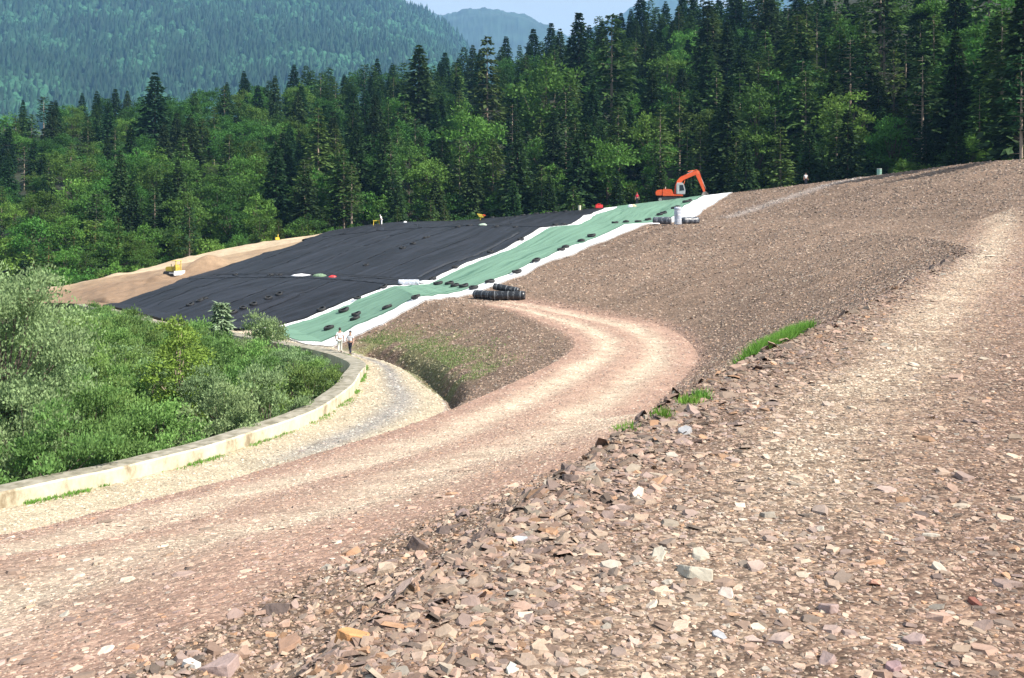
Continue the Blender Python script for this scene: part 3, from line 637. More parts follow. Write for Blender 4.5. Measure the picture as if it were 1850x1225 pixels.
# ---- orange excavator
def excavator(loc, yaw):
    e = empty('excavator', loc, yaw)
    for sy in (-1, 1):
        bm = bmesh.new(); n = 14; pr = []
        for k in range(n + 1):
            a = math.pi / 2 + math.pi * k / n; pr.append((-1.55 + .38 * math.cos(a), .38 + .38 * math.sin(a)))
        for k in range(n + 1):
            a = -math.pi / 2 + math.pi * k / n; pr.append((1.55 + .38 * math.cos(a), .38 + .38 * math.sin(a)))
        add_prism(bm, pr, sy * 1.0 - .27, sy * 1.0 + .27, .015)
        for k in range(22):
            x = -1.6 + k * 3.2 / 21; add_box(bm, (x, sy * 1.0, .775), (.07, .56, .05)); add_box(bm, (x, sy * 1.0, -.012), (.07, .56, .04))
        t = bm_obj('crawler_track', bm, M['dark'], e)
        for x in (-1.55, 1.55):
            bm = bmesh.new(); add_cyl(bm, (x, sy * 1.28, .38), (x, sy * 1.31, .38), .26, seg=20); bm_obj('sprocket', bm, M['steel'], t)
        for k in range(5):
            bm = bmesh.new(); add_cyl(bm, (-1 + k * .5, sy * 1.28, .2), (-1 + k * .5, sy * 1.31, .2), .12); bm_obj('roller', bm, M['steel'], t)
    bm = bmesh.new(); add_box(bm, (0, 0, .5), (2.2, 1.6, .35), 0, .05); add_cyl(bm, (0, 0, .62), (0, 0, .9), .62, seg=28); bm_obj('undercarriage', bm, M['dark'], e)
    bm = bmesh.new(); add_prism(bm, [(-1.2, .92), (1.95, .92), (1.95, 1.15), (.5, 1.2), (.3, 1.85), (-1.2, 1.95)], -1.22, 1.22, .06); b = bm_obj('upper_body', bm, M['orange'], e)
    bm = bmesh.new(); add_prism(bm, [(-1.21, 1.98), (.25, 1.88), (.25, 1.97), (-1.0, 2.06)], -1.15, 1.15, .03); bm_obj('engine_cover', bm, M['orange_dust'], b)
    bm = bmesh.new(); add_cyl(bm, (-.75, .5, 2.0), (-.75, .5, 2.42), .07); bm_obj('exhaust', bm, M['grey_paint'], b)
    bm = bmesh.new(); add_prism(bm, [(-1.25, .98), (-1.22, 1.98), (-2.05, 1.86), (-2.3, 1.6), (-2.3, 1.12), (-2.15, .98)], -1.24, 1.24, .1); bm_obj('counterweight', bm, M['orange'], e)
    # cab, glass and posts
    cab = [(.92, 1.2), (2.28, 1.2), (2.32, 1.9), (2.05, 2.86), (1.88, 2.95), (1.0, 2.95), (.92, 2.8)]
    bm = bmesh.new(); add_prism(bm, cab, -1.2, -.28, .07); c = bm_obj('cab', bm, M['grey_paint'], e)
    for yy, s in ((-1.2, -1), (-.28, 1)):
        bm = bmesh.new(); add_prism(bm, [(1.42, 1.75), (2.16, 1.82), (1.97, 2.66), (1.42, 2.66)], yy + s * .004, yy + s * .03, .008); bm_obj('window', bm, M['glass'], c)
    bm = bmesh.new(); add_prism(bm, [(2.33, 1.5), (2.345, 1.95), (2.11, 2.8), (2.075, 2.8), (2.30, 1.94), (2.295, 1.5)], -1.1, -.38); bm_obj('windscreen', bm, M['glass'], c)
    bm = bmesh.new(); add_box(bm, (1.2, -1.205, 1.95), (.05, .03, 1.2)); add_box(bm, (1.45, -.74, 2.97), (.9, .8, .06), 0, .02); bm_obj('trim', bm, M['white_paint'], c)
    # boom: banana shape, arm, bucket, rams
    boom = [(.55, 1.3), (.95, 1.25), (1.25, 2.0), (1.62, 2.95), (2.05, 3.42), (4.0, 4.28), (4.15, 4.62), (3.95, 4.86), (3.6, 4.82), (1.55, 3.95), (1.02, 3.35), (.72, 2.5)]
    bm = bmesh.new(); add_prism(bm, boom, -.19, .33, .05); bo = bm_obj('boom', bm, M['orange'], e)
    bm = bmesh.new(); add_prism(bm, [(2.6, 4.36), (3.55, 4.84), (3.5, 4.92), (2.5, 4.42)], -.02, .16, .02); bm_obj('pipe', bm, M['grey_paint'], bo)
    arm = [(3.72, 4.62), (4.12, 5.02), (4.45, 4.86), (4.72, 4.0), (5.42, 1.7), (5.32, 1.5), (5.12, 1.5), (4.28, 3.4), (3.95, 4.1)]
    bm = bmesh.new(); add_prism(bm, arm, -.13, .27, .05); ar = bm_obj('arm', bm, M['orange'], e)
    bm = bmesh.new(); add_prism(bm, [(4.06, 5.0), (4.44, 4.88), (4.5, 4.4), (4.2, 4.25), (4.0, 4.6)], -.15, .29, .03); bm_obj('arm_plate', bm, M['orange_dust'], ar)
    for nm, p_, q_, r0, r1 in (('boom_ram', (1.55, .75, 1.3), (2.25, .55, 3.4), .085, .05), ('boom_ram', (1.55, -.25, 1.3), (2.25, -.2, 3.4), .085, .05), ('arm_ram', (2.7, .07, 4.75), (4.15, .07, 5.05), .09, .05), ('bucket_ram', (4.55, .07, 4.2), (5.5, .07, 2.0), .08, .05)):
        p_, q_ = Vector(p_), Vector(q_); md = p_.lerp(q_, .58)
        bm = bmesh.new(); add_cyl(bm, p_, md, r0, seg=14); add_cyl(bm, md, q_, r1, seg=12); bm_obj(nm, bm, M['steel'] if nm == 'bucket_ram' else M['orange_dust'], e)
    bk = [(5.0, 1.55), (5.5, 1.65), (5.85, 1.25), (5.9, .85), (5.6, .55), (5.15, .45), (4.55, .6), (4.5, .7), (5.1, .68), (5.4, .85), (5.3, 1.15)]
    bm = bmesh.new(); add_prism(bm, bk, -.5, .62, .02)
    for yy in (-.5, .58): add_prism(bm, [(5.0, 1.5), (5.5, 1.6), (5.82, 1.2), (5.87, .86), (5.58, .57), (4.6, .62)], yy, yy + .04)
    b = bm_obj('bucket', bm, M['steel'], e)
    bm = bmesh.new()
    for k in range(5): add_prism(bm, [(4.56, .6), (4.56, .7), (4.28, .58)], -.48 + k * .25, -.38 + k * .25)
    bm_obj('teeth', bm, M['dark'], b)
    return tag(e, 'orange tracked excavator with bent boom working on top of the green mat', 'excavator')
p, _ = at(1222, 362); q = Vector((222 + 75, 0, 0)); y = p.y + 3.6
ex_x = (1211 - 925) / F * y; gz = ground(ex_x, y) or p.z
excavator(Vector((ex_x, y, min(gz + .02, p.z + .1))), rad(-9)).scale = (1.0, 1.0, 1.0)

# ---- small yellow dozer on the bare soil
def dozer(loc, yaw):
    e = empty('bulldozer', loc, yaw)
    for sy in (-1, 1):
        bm = bmesh.new(); pr = [(-.95 + .25 * math.cos(math.pi / 2 + math.pi * k / 8), .25 + .25 * math.sin(math.pi / 2 + math.pi * k / 8)) for k in range(9)] + [(.75 + .25 * math.cos(-math.pi / 2 + math.pi * k / 8), .25 + .25 * math.sin(-math.pi / 2 + math.pi * k / 8)) for k in range(9)]
        add_prism(bm, pr, sy * .62 - .17, sy * .62 + .17, .015)
        for k in range(14): add_box(bm, (-.95 + k * 1.7 / 13, sy * .62, .51), (.05, .35, .04))
        bm_obj('crawler_track', bm, M['dark'], e)
    bm = bmesh.new(); add_prism(bm, [(-1.15, .42), (.1, .42), (.1, 1.12), (-.25, 1.2), (-1.05, 1.12), (-1.2, .95)], -.42, .42, .07); h = bm_obj('hood', bm, M['yellow'], e)
    bm = bmesh.new(); [add_box(bm, (-1.19, 0, .55 + k * .09), (.04, .6, .035)) for k in range(5)]; bm_obj('grille', bm, M['dark'], h)
    bm = bmesh.new(); add_cyl(bm, (-.6, .15, 1.1), (-.6, .15, 1.5), .05); bm_obj('exhaust', bm, M['dark'], h)
    bm = bmesh.new(); add_prism(bm, [(.1, .42), (.85, .42), (.85, 1.05), (.7, 1.45), (.5, 1.45), (.45, 1.0), (.1, 1.0)], -.4, .4, .04); bm_obj('seat_box', bm, simple('dull_yellow', (.42, .30, .05), .6, .3), e)
    for sy in (-1, 1):
        bm = bmesh.new(); add_box(bm, (.92, sy * .45, 1.2), (.09, .09, 1.6), 0, .01); bm_obj('roll_bar', bm, M['yellow'], e)
    bm = bmesh.new(); add_box(bm, (.6, 0, 1.98), (.95, 1.05, .07), 0, .02); bm_obj('canopy', bm, M['yellow'], e)
    bm = bmesh.new(); add_prism(bm, [(1.05, .02), (1.22, 0), (1.14, .3), (1.22, .62), (1.1, .62), (1.02, .3)], -1.0, 1.0, .02); add_box(bm, (.6, -.83, .3), (1.1, .1, .12)); add_box(bm, (.6, .83, .3), (1.1, .1, .12)); bm_obj('blade', bm, M['white_paint'], e)
    return tag(e, 'small yellow bulldozer with pale blade on the bare tan soil', 'bulldozer')
p, _ = at(311, 498); dozer(p + Vector((0, .5, .05)), rad(-28)).scale = (.85, .85, .85)
p, _ = at(501, 429.5); e = empty('generator', p + Vector((0, 0, -.03)), .3)
bm = bmesh.new(); add_box(bm, (0, 0, .22), (.6, .45, .4), 0, .05); bm_obj('casing', bm, M['yellow'], e)
bm = bmesh.new(); add_cyl(bm, (.1, 0, .5), (.1, 0, .85), .06); bm_obj('exhaust', bm, M['yellow'], e)
tag(e, 'small yellow generator on the skyline of the tan soil', 'generator')

# ------------------------------------------------------------------ people
def skin_mesh(V, E, Rd, sub=2, root=0):
    me = bpy.data.meshes.new('body'); me.from_pydata([tuple(v) for v in V], E, [])
    o = bpy.data.objects.new('body', me); C.objects.link(o)
    md = o.modifiers.new('s', 'SKIN'); md.use_smooth_shade = True
    for i, r in enumerate(Rd):
        sv = me.skin_vertices[0].data[i]; sv.radius = (r, r) if not hasattr(r, '__len__') else r; sv.use_root = (i == root)
    s2 = o.modifiers.new('u', 'SUBSURF'); s2.levels = sub; s2.render_levels = sub
    dg = bpy.context.evaluated_depsgraph_get(); dg.update()
    out = bpy.data.meshes.new_from_object(o.evaluated_get(dg)); bpy.data.objects.remove(o); bpy.data.meshes.remove(me)
    return out
def person(loc, yaw, H, label, J, shirt, trousers, hairm=None, cap=None):
    """J: joints in units of the height, facing +y"""
    e = empty('person', loc, yaw)
    j = {k: Vector(v) * H for k, v in J.items()}
    V, E, Rd = [], [], []
    def add(p, r, prev=None):
        V.append(p); Rd.append(tuple(x * H for x in r) if hasattr(r, '__len__') else r * H); i = len(V) - 1
        if prev is not None: E.append((prev, i))
        return i
    pel = add(j['pelvis'], (.075, .058)); ch = add(j['chest'], (.085, .06), pel); nk = add(j['neck'], .032, ch)
    h0 = add(j['neck'].lerp(j['head'], .55), (.045, .05), nk); h1 = add(j['head'], (.047, .058), h0); h2 = add(j['head'] + (j['head'] - j['neck']).normalized() * .045 * H, (.036, .045), h1)
    fw = Vector((0, 1, 0))
    add(j['head'] + fw * .062 * H - Vector((0, 0, .008)) * H, .012, h1)                      # nose
    for sd in (-1, 1):
        hp = add(j['pelvis'] + Vector((sd * .05, 0, -.025)) * H, .058, pel)
        k = 'r' if sd > 0 else 'l'
        kn = add(j['knee_' + k], .037, hp); an = add(j['ankle_' + k], .024, kn); add(j['ankle_' + k] + (fw * .085 - Vector((0, 0, .02))) * H, .022, an)
        sh = add(j['chest'] + Vector((sd * .098, 0, .025)) * H, .04, ch)
        el = add(j['elbow_' + k], .027, sh); wr = add(j['wrist_' + k], .018, el)
        d = (j['wrist_' + k] - j['elbow_' + k]).normalized(); side = d.cross(Vector((0, 1, .2))).normalized()
        pm = add(j['wrist_' + k] + d * .045 * H, (.022, .012), wr)
        for f, (o_, L) in enumerate(((-.018, .035), (-.006, .043), (.006, .04), (.017, .032))):
            a_ = add(j['wrist_' + k] + d * (.06 + L * .5) * H + side * o_ * H, .0052, pm); add(j['wrist_' + k] + d * (.058 + L) * H + side * o_ * H + fw * .008 * H, .0045, a_)
        add(j['wrist_' + k] + d * .05 * H + side * .033 * H + fw * .012 * H, .0055, pm)
    link('body', skin_mesh(V, E, Rd, 2, pel), M['skin'], e)
    # shirt over trunk and upper arms
    V2, E2, R2_ = [], [], []
    def a2(p, r, prev=None):
        V2.append(p); R2_.append(tuple(x * H for x in r) if hasattr(r, '__len__') else r * H); i = len(V2) - 1
        if prev is not None: E2.append((prev, i))
        return i
    b = a2(j['pelvis'] + Vector((0, 0, .0)) * H, (.088, .068)); w = a2(j['pelvis'].lerp(j['chest'], .45), (.082, .064), b); c = a2(j['chest'], (.098, .07), w); a2(j['chest'].lerp(j['neck'], .75), .042, c)
    for sd in (-1, 1):
        k = 'r' if sd > 0 else 'l'; s_ = a2(j['chest'] + Vector((sd * .1, 0, .027)) * H, .047, c); a2(s_ and (j['chest'] + Vector((sd * .1, 0, .027)) * H).lerp(j['elbow_' + k], .7), .037, s_)
    link('shirt', skin_mesh(V2, E2, R2_, 2, 0), shirt, e)
    V2, E2, R2_ = [], [], []
    b = a2(j['pelvis'] + Vector((0, 0, .01)) * H, (.082, .064))
    for sd in (-1, 1):
        k = 'r' if sd > 0 else 'l'
        hp = a2(j['pelvis'] + Vector((sd * .05, 0, -.04)) * H, .064, b); kn = a2(j['knee_' + k], .046, hp); a2(j['ankle_' + k] + Vector((0, 0, .01)) * H, .034, kn)
    link('trousers', skin_mesh(V2, E2, R2_, 2, 0), trousers, e)
    for k in 'lr':
        bm = bmesh.new(); add_box(bm, j['ankle_' + k] + Vector((0, .035 * H, -.018 * H)), (.055 * H, .15 * H, .045 * H), 0, .012 * H); bm_obj('shoe', bm, M['shoe'], e, True)
    bm = bmesh.new(); bmesh.ops.create_uvsphere(bm, u_segments=16, v_segments=10, radius=1)
    bmesh.ops.delete(bm, geom=[v for v in bm.verts if v.co.z < -.15 and v.co.y > -.2], context='VERTS')
    hd = j['head'] + (j['head'] - j['neck']).normalized() * .02 * H
    for v in bm.verts: v.co = Vector((v.co.x * .056 * H, v.co.y * .066 * H - .006 * H, v.co.z * .062 * H)) + hd
    bm_obj('hair' if cap is None else 'cap', bm, cap or M['hair'], e, True)
    return tag(e, label, 'person')
def pose(**kw):
    d = dict(pelvis=(0, 0, .53), chest=(0, 0, .755), neck=(0, 0, .845), head=(0, .012, .925), knee_l=(-.055, .01, .285), knee_r=(.055, .01, .285), ankle_l=(-.06, -.01, .045), ankle_r=(.06, -.01, .045),
             elbow_l=(-.15, -.01, .63), elbow_r=(.15, -.01, .63), wrist_l=(-.16, .05, .49), wrist_r=(.16, .05, .49)); d.update(kw); return d
def stand(px, py, dz=0): 
    p, _ = at(px, py); return p + Vector((0, 0, dz))
person(stand(614, 637), rad(8), 1.74, 'person in white shirt and pale trousers walking beside the wall end', pose(knee_l=(-.05, .03, .285), ankle_l=(-.055, -.06, .05), knee_r=(.05, .05, .29), ankle_r=(.055, .05, .045), wrist_r=(.14, .08, .5), elbow_l=(-.17, -.02, .64), wrist_l=(-.15, .06, .52)), M['white_cloth'], M['pale_cloth'])
person(stand(633, 641), rad(160), 1.66, 'person in white shirt and dark trousers striding on the gravel road', pose(knee_l=(-.05, .09, .3), ankle_l=(-.055, .12, .045), knee_r=(.05, -.02, .28), ankle_r=(.055, -.14, .06), elbow_r=(.17, .02, .65), wrist_r=(.10, .12, .62), wrist_l=(-.17, .09, .5)), M['white_cloth'], M['navy_cloth'])
person(stand(1151, 368, .12), rad(175), 1.78, 'person in red jacket and dark trousers standing near the excavator', pose(), M['red_cloth'], M['navy_cloth'], cap=M['red_cloth'])
person(stand(689.5, 408, .12), rad(80), 1.55, 'person in white clothes bending forward beside the yellow trestle', pose(chest=(0, .07, .75), neck=(0, .11, .83), head=(0, .15, .9), wrist_l=(-.13, .16, .5), wrist_r=(.13, .16, .5), elbow_l=(-.15, .07, .6), elbow_r=(.15, .07, .6)), M['white_cloth'], M['white_cloth'], cap=M['white_cloth'])
p, _ = at(1462, 334); q = p + Vector((.4, 3.0, 0)); q.z = (ground(q.x, q.y) or p.z) - .05
person(q, rad(185), 1.72, 'person in white shirt standing on the gravel ridge skyline', pose(), M['white_cloth'], M['navy_cloth'])
# ------------------------------------------------------------------ vegetation
def kites(P, D, N, L, W):
    """leaf-shaped quads at P, pointing along D, facing N"""
    D = D / (np.linalg.norm(D, axis=1)[:, None] + 1e-9); S = np.cross(D, N); S /= np.linalg.norm(S, axis=1)[:, None] + 1e-9
    L = L[:, None]; W = W[:, None]
    V = np.stack([P, P + D * L * .45 + S * W * .5, P + D * L, P + D * L * .45 - S * W * .5], 1)
    return V.reshape(-1, 3)
def leafmesh(name, V, tint, m):
    n = len(V) // 4; Q = np.arange(n * 4).reshape(n, 4)
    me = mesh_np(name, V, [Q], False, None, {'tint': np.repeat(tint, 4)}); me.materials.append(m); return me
def tubes(segs, sides=6):
    """segs: (p0, p1, r0, r1)"""
    V, Q = [], []
    for p0, p1, r0, r1 in segs:
        p0, p1 = Vector(p0), Vector(p1); q = (p1 - p0).to_track_quat('Z', 'Y'); b = len(V)
        for p, r in ((p0, r0), (p1, r1)):
            for k in range(sides): a = 2 * math.pi * k / sides; V.append(p + q @ Vector((r * math.cos(a), r * math.sin(a), 0)))
        for k in range(sides): Q.append((b + k, b + (k + 1) % sides, b + sides + (k + 1) % sides, b + sides + k))
    return np.array([tuple(v) for v in V]), np.array(Q)
def trunkmesh(segs, m, sides=7):
    V, Q = tubes(segs, sides); me = mesh_np('trunk', V, [Q], True); me.materials.append(m); return me
def unit(rng, n):
    v = rng.normal(size=(n, 3)); return v / np.linalg.norm(v, axis=1)[:, None]
def conifer(seed, h=20, r=3.0, base=.12, nw=34, nb=8, ns=9, bare=0.0, droop=.35, power=.85, thin=0, mat='spruce', bark='bark', dens=1.0):
    g = np.random.default_rng(seed); P, D, N, L, W, T = [], [], [], [], [], []
    seg = [((0, 0, -1.5), (0, 0, h * .5), h * .013, h * .009), ((0, 0, h * .5), (0, 0, h * .985), h * .009, h * .001)]
    for i in range(nw):
        t = base + (1 - base) * ((i + g.random() * .6) / nw); z = h * t
        R_ = r * (1 - t) ** power / (1 - base) ** power * g.uniform(.75, 1.12) + .12
        if t < base + .1: R_ *= g.uniform(.5, .95)
        for a in np.linspace(0, 2 * np.pi, nb, endpoint=False) + g.random() * 6:
            if g.random() > dens: continue
            a += g.normal(0, .2); l = R_ * g.uniform(.65, 1.15)
            d0 = np.array([np.cos(a), np.sin(a), .12 - .1 * (1 - t)])
            for k in range(ns):
                f = (k + g.random()) / ns; f = .18 + .82 * f
                p = np.array([0, 0, z]) + d0 * l * f + np.array([0, 0, -droop * l * f * f + .16 * l * max(0, f - .7)])
                sw = g.normal(0, .55); d = np.array([np.cos(a + sw), np.sin(a + sw), g.normal(-.25, .3)])
                p = p + g.normal(0, .10 * l * .5, 3) * np.array([1, 1, .6])
                P.append(p); D.append(d); N.append(np.array([g.normal(0, .5), g.normal(0, .5), 1.0]))
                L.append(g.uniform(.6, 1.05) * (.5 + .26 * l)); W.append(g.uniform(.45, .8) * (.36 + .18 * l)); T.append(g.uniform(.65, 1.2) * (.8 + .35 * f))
            if l > .9 and g.random() < .5: seg.append(((0, 0, z), tuple(np.array([0, 0, z]) + d0 * l * .7 + np.array([0, 0, -droop * l * .4])), .035, .01))
    P, D, N = map(np.array, (P, D, N)); L, W, T = map(np.array, (L, W, T))
    for k in range(int(bare)):
        a = g.random() * 6.28; z = h * g.uniform(.15, base); l = g.uniform(.6, 1.8); seg.append(((0, 0, z), (l * math.cos(a), l * math.sin(a), z + g.uniform(-.3, .3)), .03, .008))
    return leafmesh('crown', kites(P, D, N, L, W), T, M[mat]), trunkmesh(seg, M[bark]), h, r
def broadleaf(seed, h=15, r=4.2, ncl=46, nl=80, mat='beech', bark='bark', low=.25, leaf=.5, up=0.0, slim=1.0, soft=.55):
    g = np.random.default_rng(seed); seg = [((0, 0, -1.5), (0, 0, h * .45), h * .017, h * .012)]
    Ps, Ds, Ns, Ls, Ws, Ts = [], [], [], [], [], []
    cz = h * (low + 1) / 2; rz = h * (1 - low) / 2
    for i in range(ncl):
        u = unit(g, 1)[0]; q = g.uniform(.45, .95); lump = 1 + .22 * math.sin(3 * math.atan2(u[1], u[0]) + seed) + .12 * math.sin(5 * u[2] + seed)
        c = np.array([u[0] * r * slim * q * lump, u[1] * r * slim * q * lump, cz + u[2] * rz * q])
        if u[2] < -.2: c[:2] *= .8
        cr = r * g.uniform(.2, .36)
        v = unit(g, nl); v[:, 2] = np.where(v[:, 2] < -.3, -v[:, 2] * .4, v[:, 2]); rad_ = cr * g.uniform(soft, 1.08, nl)[:, None]
        p = c + v * rad_ * np.array([1, 1, .8])
        d = v * .6 + g.normal(0, .6, (nl, 3)) + np.array([0, 0, up]); n = v + g.normal(0, .6, (nl, 3)) + np.array([0, 0, .5])
        Ps.append(p); Ds.append(d); Ns.append(n); Ls.append(leaf * g.uniform(.6, 1.3, nl)); Ws.append(leaf * g.uniform(.35, .7, nl)); Ts.append(g.uniform(.7, 1.25, nl) * g.uniform(.8, 1.2))
        if i % 3 == 0: seg.append(((0, 0, h * g.uniform(.22, .5)), tuple(c * np.array([.8, .8, 1])), h * .006, h * .002))
    return leafmesh('crown', kites(*map(np.concatenate, (Ps, Ds, Ns, Ls, Ws))), np.concatenate(Ts), M[mat]), trunkmesh(seg, M[bark]), h, r
KIND = {
 'spruce': [conifer(100 + k, 20, 4.4 + .4 * (k % 3), .07, 38, 10, 10, 0, .40 + .08 * (k % 2), .8) for k in range(5)],
 'larch': [conifer(200 + k, 20, 3.4 + .3 * k, .2, 28, 8, 9, 6, .18, .55, mat='larch', bark='pale_bark', dens=.85) for k in range(4)],
 'pine': [conifer(300 + k, 20, 2.8 + .3 * k, .45, 18, 7, 8, 22, .05, .4, mat='larch' if k % 2 else 'spruce', bark='pale_bark', dens=.75) for k in range(3)],
 'beech': [broadleaf(400 + k, 14, 3.9 + .25 * k, 54, 70, leaf=.50, low=.18) for k in range(5)],
}
REDPINE = [conifer(350 + k, 13, 1.5, .55, 13, 6, 7, 26, .05, .4, mat='larch', bark='red_bark', dens=.8) for k in range(2)]
BUSH = [broadleaf(500 + k, 4.0, 2.2, 22, 60, leaf=.30, low=.0) for k in range(3)]
def plant(name, proto, loc, yaw, sc, label, cat, group, scz=None, part='crown'):
    cr, tr, h, r = proto
    e = empty(name, loc, yaw, (sc, sc, scz or sc))
    c = bpy.data.objects.new(part, cr); C.objects.link(c); c.parent = e
    t = bpy.data.objects.new('trunk' if part == 'crown' else 'stem', tr); C.objects.link(t); t.parent = e
    return tag(e, label, cat, group)

# candidate trees on the hillside
cand = []
phi0 = -31.0
for ring in range(30):
    d = 6 + ring * 5.8; phi = -31.5 + R.random() * 2
    while phi < 29.5:
        rb = float(np.interp(phi, rphi, rrad)); r = rb + d + R.uniform(-2.3, 2.3)
        if d < 165:
            p2 = phi + math.degrees(R.uniform(-1.6, 1.6) / r)
            x, y, z = hill(np.array(p2), np.array(r)); cand.append((float(x), float(y), float(z), p2, d))
        phi += math.degrees(R.uniform(5.2, 7.6) / r)
def species(px, d):
    u = R.random()
    if px < 480: mixr = (('beech', .66), ('spruce', .18), ('larch', .11), ('pine', .05))
    elif px < 1000: mixr = (('spruce', .36), ('beech', .30), ('larch', .28), ('pine', .06))
    else: mixr = (('spruce', .34), ('larch', .34), ('beech', .22), ('pine', .10))
    for k, w in mixr:
        if u < w: return k
        u -= w
    return 'spruce'
trees = []
for x, y, z, phi, d in cand:
    px, py = pix((x, y, z)); sp = species(px, d)
    big = np.interp(px, [0, 400, 900, 1300, 1850], [.62, .74, .86, 1.02, 1.12])
    hs = {'spruce': R.uniform(.55, 1.1), 'larch': R.uniform(.6, .98), 'pine': R.uniform(.7, 1.0), 'beech': R.uniform(.7, 1.2)}[sp] * big
    if d < 12 and sp != 'pine': hs *= R.uniform(.55, .9)
    k = R.randrange(len(KIND[sp])); trees.append([x, y, z - .3, sp, k, hs, hs * R.uniform(.9, 1.15), d])
def special(px, top, y, sp, k, wide=1.0, d=30):
    """a tree that stands out in the photograph: its column, its top and its distance"""
    x = (px - 925) / F * y; phi = math.degrees(math.atan2(x, y)); _, _, z = hill(np.array(phi), np.array(math.hypot(x, y)))
    zt = CAMZ + (HZ - top) / F * y; h = zt - float(z); pr = KIND[sp][k]
    trees.append([x, y, float(z) - .3, sp, k, h / pr[2], h / pr[2] * wide, d, True])
special(280, 128, 232, 'spruce', 2, 1.15); special(757, 78, 232, 'spruce', 4, 1.2); special(1278, -2, 222, 'spruce', 0, .95); special(1046, 18, 250, 'spruce', 1, 1.05)
special(196, 180, 240, 'spruce', 3, 1.1); special(1105, 20, 215, 'larch', 2, 1.0); special(1590, -120, 176, 'pine', 1, .95); special(1440, 20, 190, 'larch', 3, 1.1); special(1000, 200, 185, 'spruce', 2, 1.0)
special(880, 60, 225, 'larch', 1, .9); special(985, 95, 205, 'beech', 2, 1.0); special(445, 290, 190, 'beech', 1, .9); special(850, 180, 190, 'beech', 3, .9); special(575, 190, 185, 'larch', 0, 1.0)
# how much of the picture each tree shows, front to back
cov = np.zeros((124, 186), bool); shows = []
for t in sorted(trees, key=lambda t: math.hypot(t[0], t[1])):
    pr = KIND[t[3]][t[4]]; h = pr[2] * t[5]; px, pb = pix((t[0], t[1], t[2])); _, pt = pix((t[0], t[1], t[2] + h)); w = pr[3] * t[6] * F / t[1] * .8
    n = 0
    rb = float(np.interp(math.degrees(math.atan2(t[0], t[1])), rphi, rrad)); zb = float(np.interp(math.degrees(math.atan2(t[0], t[1])), rphi, rz)); ridge = HZ - F * (zb - CAMZ) / (rb * t[1] / math.hypot(t[0], t[1]))
    for rI in range(max(0, int(pt // 10)), min(123, int(min(pb, ridge) // 10)) + 1):
        f = min(1, max(.12, (rI * 10 + 5 - pt) / max(1, pb - pt) * (1.0 if t[3] in ('spruce',) else 2.2))); hw = w * min(f, 1)
        a, b = max(0, int((px - hw) // 10)), min(185, int((px + hw) // 10))
        if b >= a and a < 186 and b >= 0: n += int((~cov[rI, a:b + 1]).sum()); cov[rI, a:b + 1] = True
    shows.append((n + (1000 if len(t) > 8 else 0), t))
shows.sort(key=lambda q: -q[0])
vis = [t for n, t in shows if n > 0]
NT = 288
def where(px):
    return ('above the pine trunks beyond the willows' if px < 180 else 'behind the bare tan soil' if px < 600 else 'behind the black liner' if px < 1085 else 'behind the orange excavator' if px < 1340 else 'behind the bare gravel ridge')
LOOK = {'spruce': 'dark pointed spruce', 'larch': 'light green feathery larch', 'pine': 'tall bare trunked pine', 'beech': 'bright rounded leafy tree'}
UNIQ = {280: 'tallest dark spruce standing out above the tree line behind the tan soil', 757: 'dark layered spruce standing against the blue mountain above the black liner', 1278: 'pointed dark spruce reaching the sky above the orange excavator',
        1046: 'dark spruce against the pale sky where the far ridge ends', 1590: 'very tall thin pine with long pale trunk above the gravel ridge', 1105: 'pale green larch with twin bright stems under the sky gap', 196: 'dark spruce on the tree line between the tallest spruce and picture edge'}
for q, t in enumerate(vis[:NT]):
    px, _ = pix(t[:3]); dep = 'at the front edge' if t[7] < 14 else 'low on the slope' if t[7] < 45 else 'halfway up the hill' if t[7] < 95 else 'near the tree line'
    lab = '%s %s %s' % (LOOK[t[3]], dep, where(px)); grp = '%s trees %s, %s' % (t[3], dep, where(px))
    if len(t) > 8:
        for kx, v in UNIQ.items():
            if abs(px - kx) < 4: lab, grp = v, None
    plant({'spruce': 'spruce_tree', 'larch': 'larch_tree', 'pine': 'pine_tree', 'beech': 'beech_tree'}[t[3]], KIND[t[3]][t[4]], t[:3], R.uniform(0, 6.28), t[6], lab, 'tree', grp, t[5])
# the rest of the wood, further back, as one mass
def flat(me):
    n = len(me.vertices); v = np.empty(n * 3, np.float32); me.vertices.foreach_get('co', v); t = np.empty(n, np.float32); me.attributes['tint'].data.foreach_get('value', t); return v.reshape(-1, 3), t
FL = {k: [flat(p[0]) for p in v] for k, v in KIND.items()}
AV, AT, AM = [], [], []
mi = {'spruce': 0, 'larch': 1, 'pine': 1, 'beech': 2}
for t in vis[NT:]:
    v, tn = FL[t[3]][t[4]]; a = R.uniform(0, 6.28); c, s = math.cos(a), math.sin(a)
    w = np.stack([(v[:, 0] * c - v[:, 1] * s) * t[6], (v[:, 0] * s + v[:, 1] * c) * t[6], v[:, 2] * t[5]], 1) + np.array(t[:3])
    AV.append(w); AT.append(tn * R.uniform(.7, 1.3)); AM.append(np.full(len(v) // 4, mi[t[3]]))
if AV:
    V = np.concatenate(AV); me = mesh_np('forest', V, [np.arange(len(V)).reshape(-1, 4)], False, None, {'tint': np.concatenate(AT)})
    for k in ('spruce', 'larch', 'beech'): me.materials.append(M[k])
    me.polygons.foreach_set('material_index', np.concatenate(AM).astype(np.int32))
    tag(link('forest', me), 'dense mixed wood filling the hillside between the nearer trees', 'forest', None, 'stuff')
print('trees', len(trees), 'visible', len(vis))
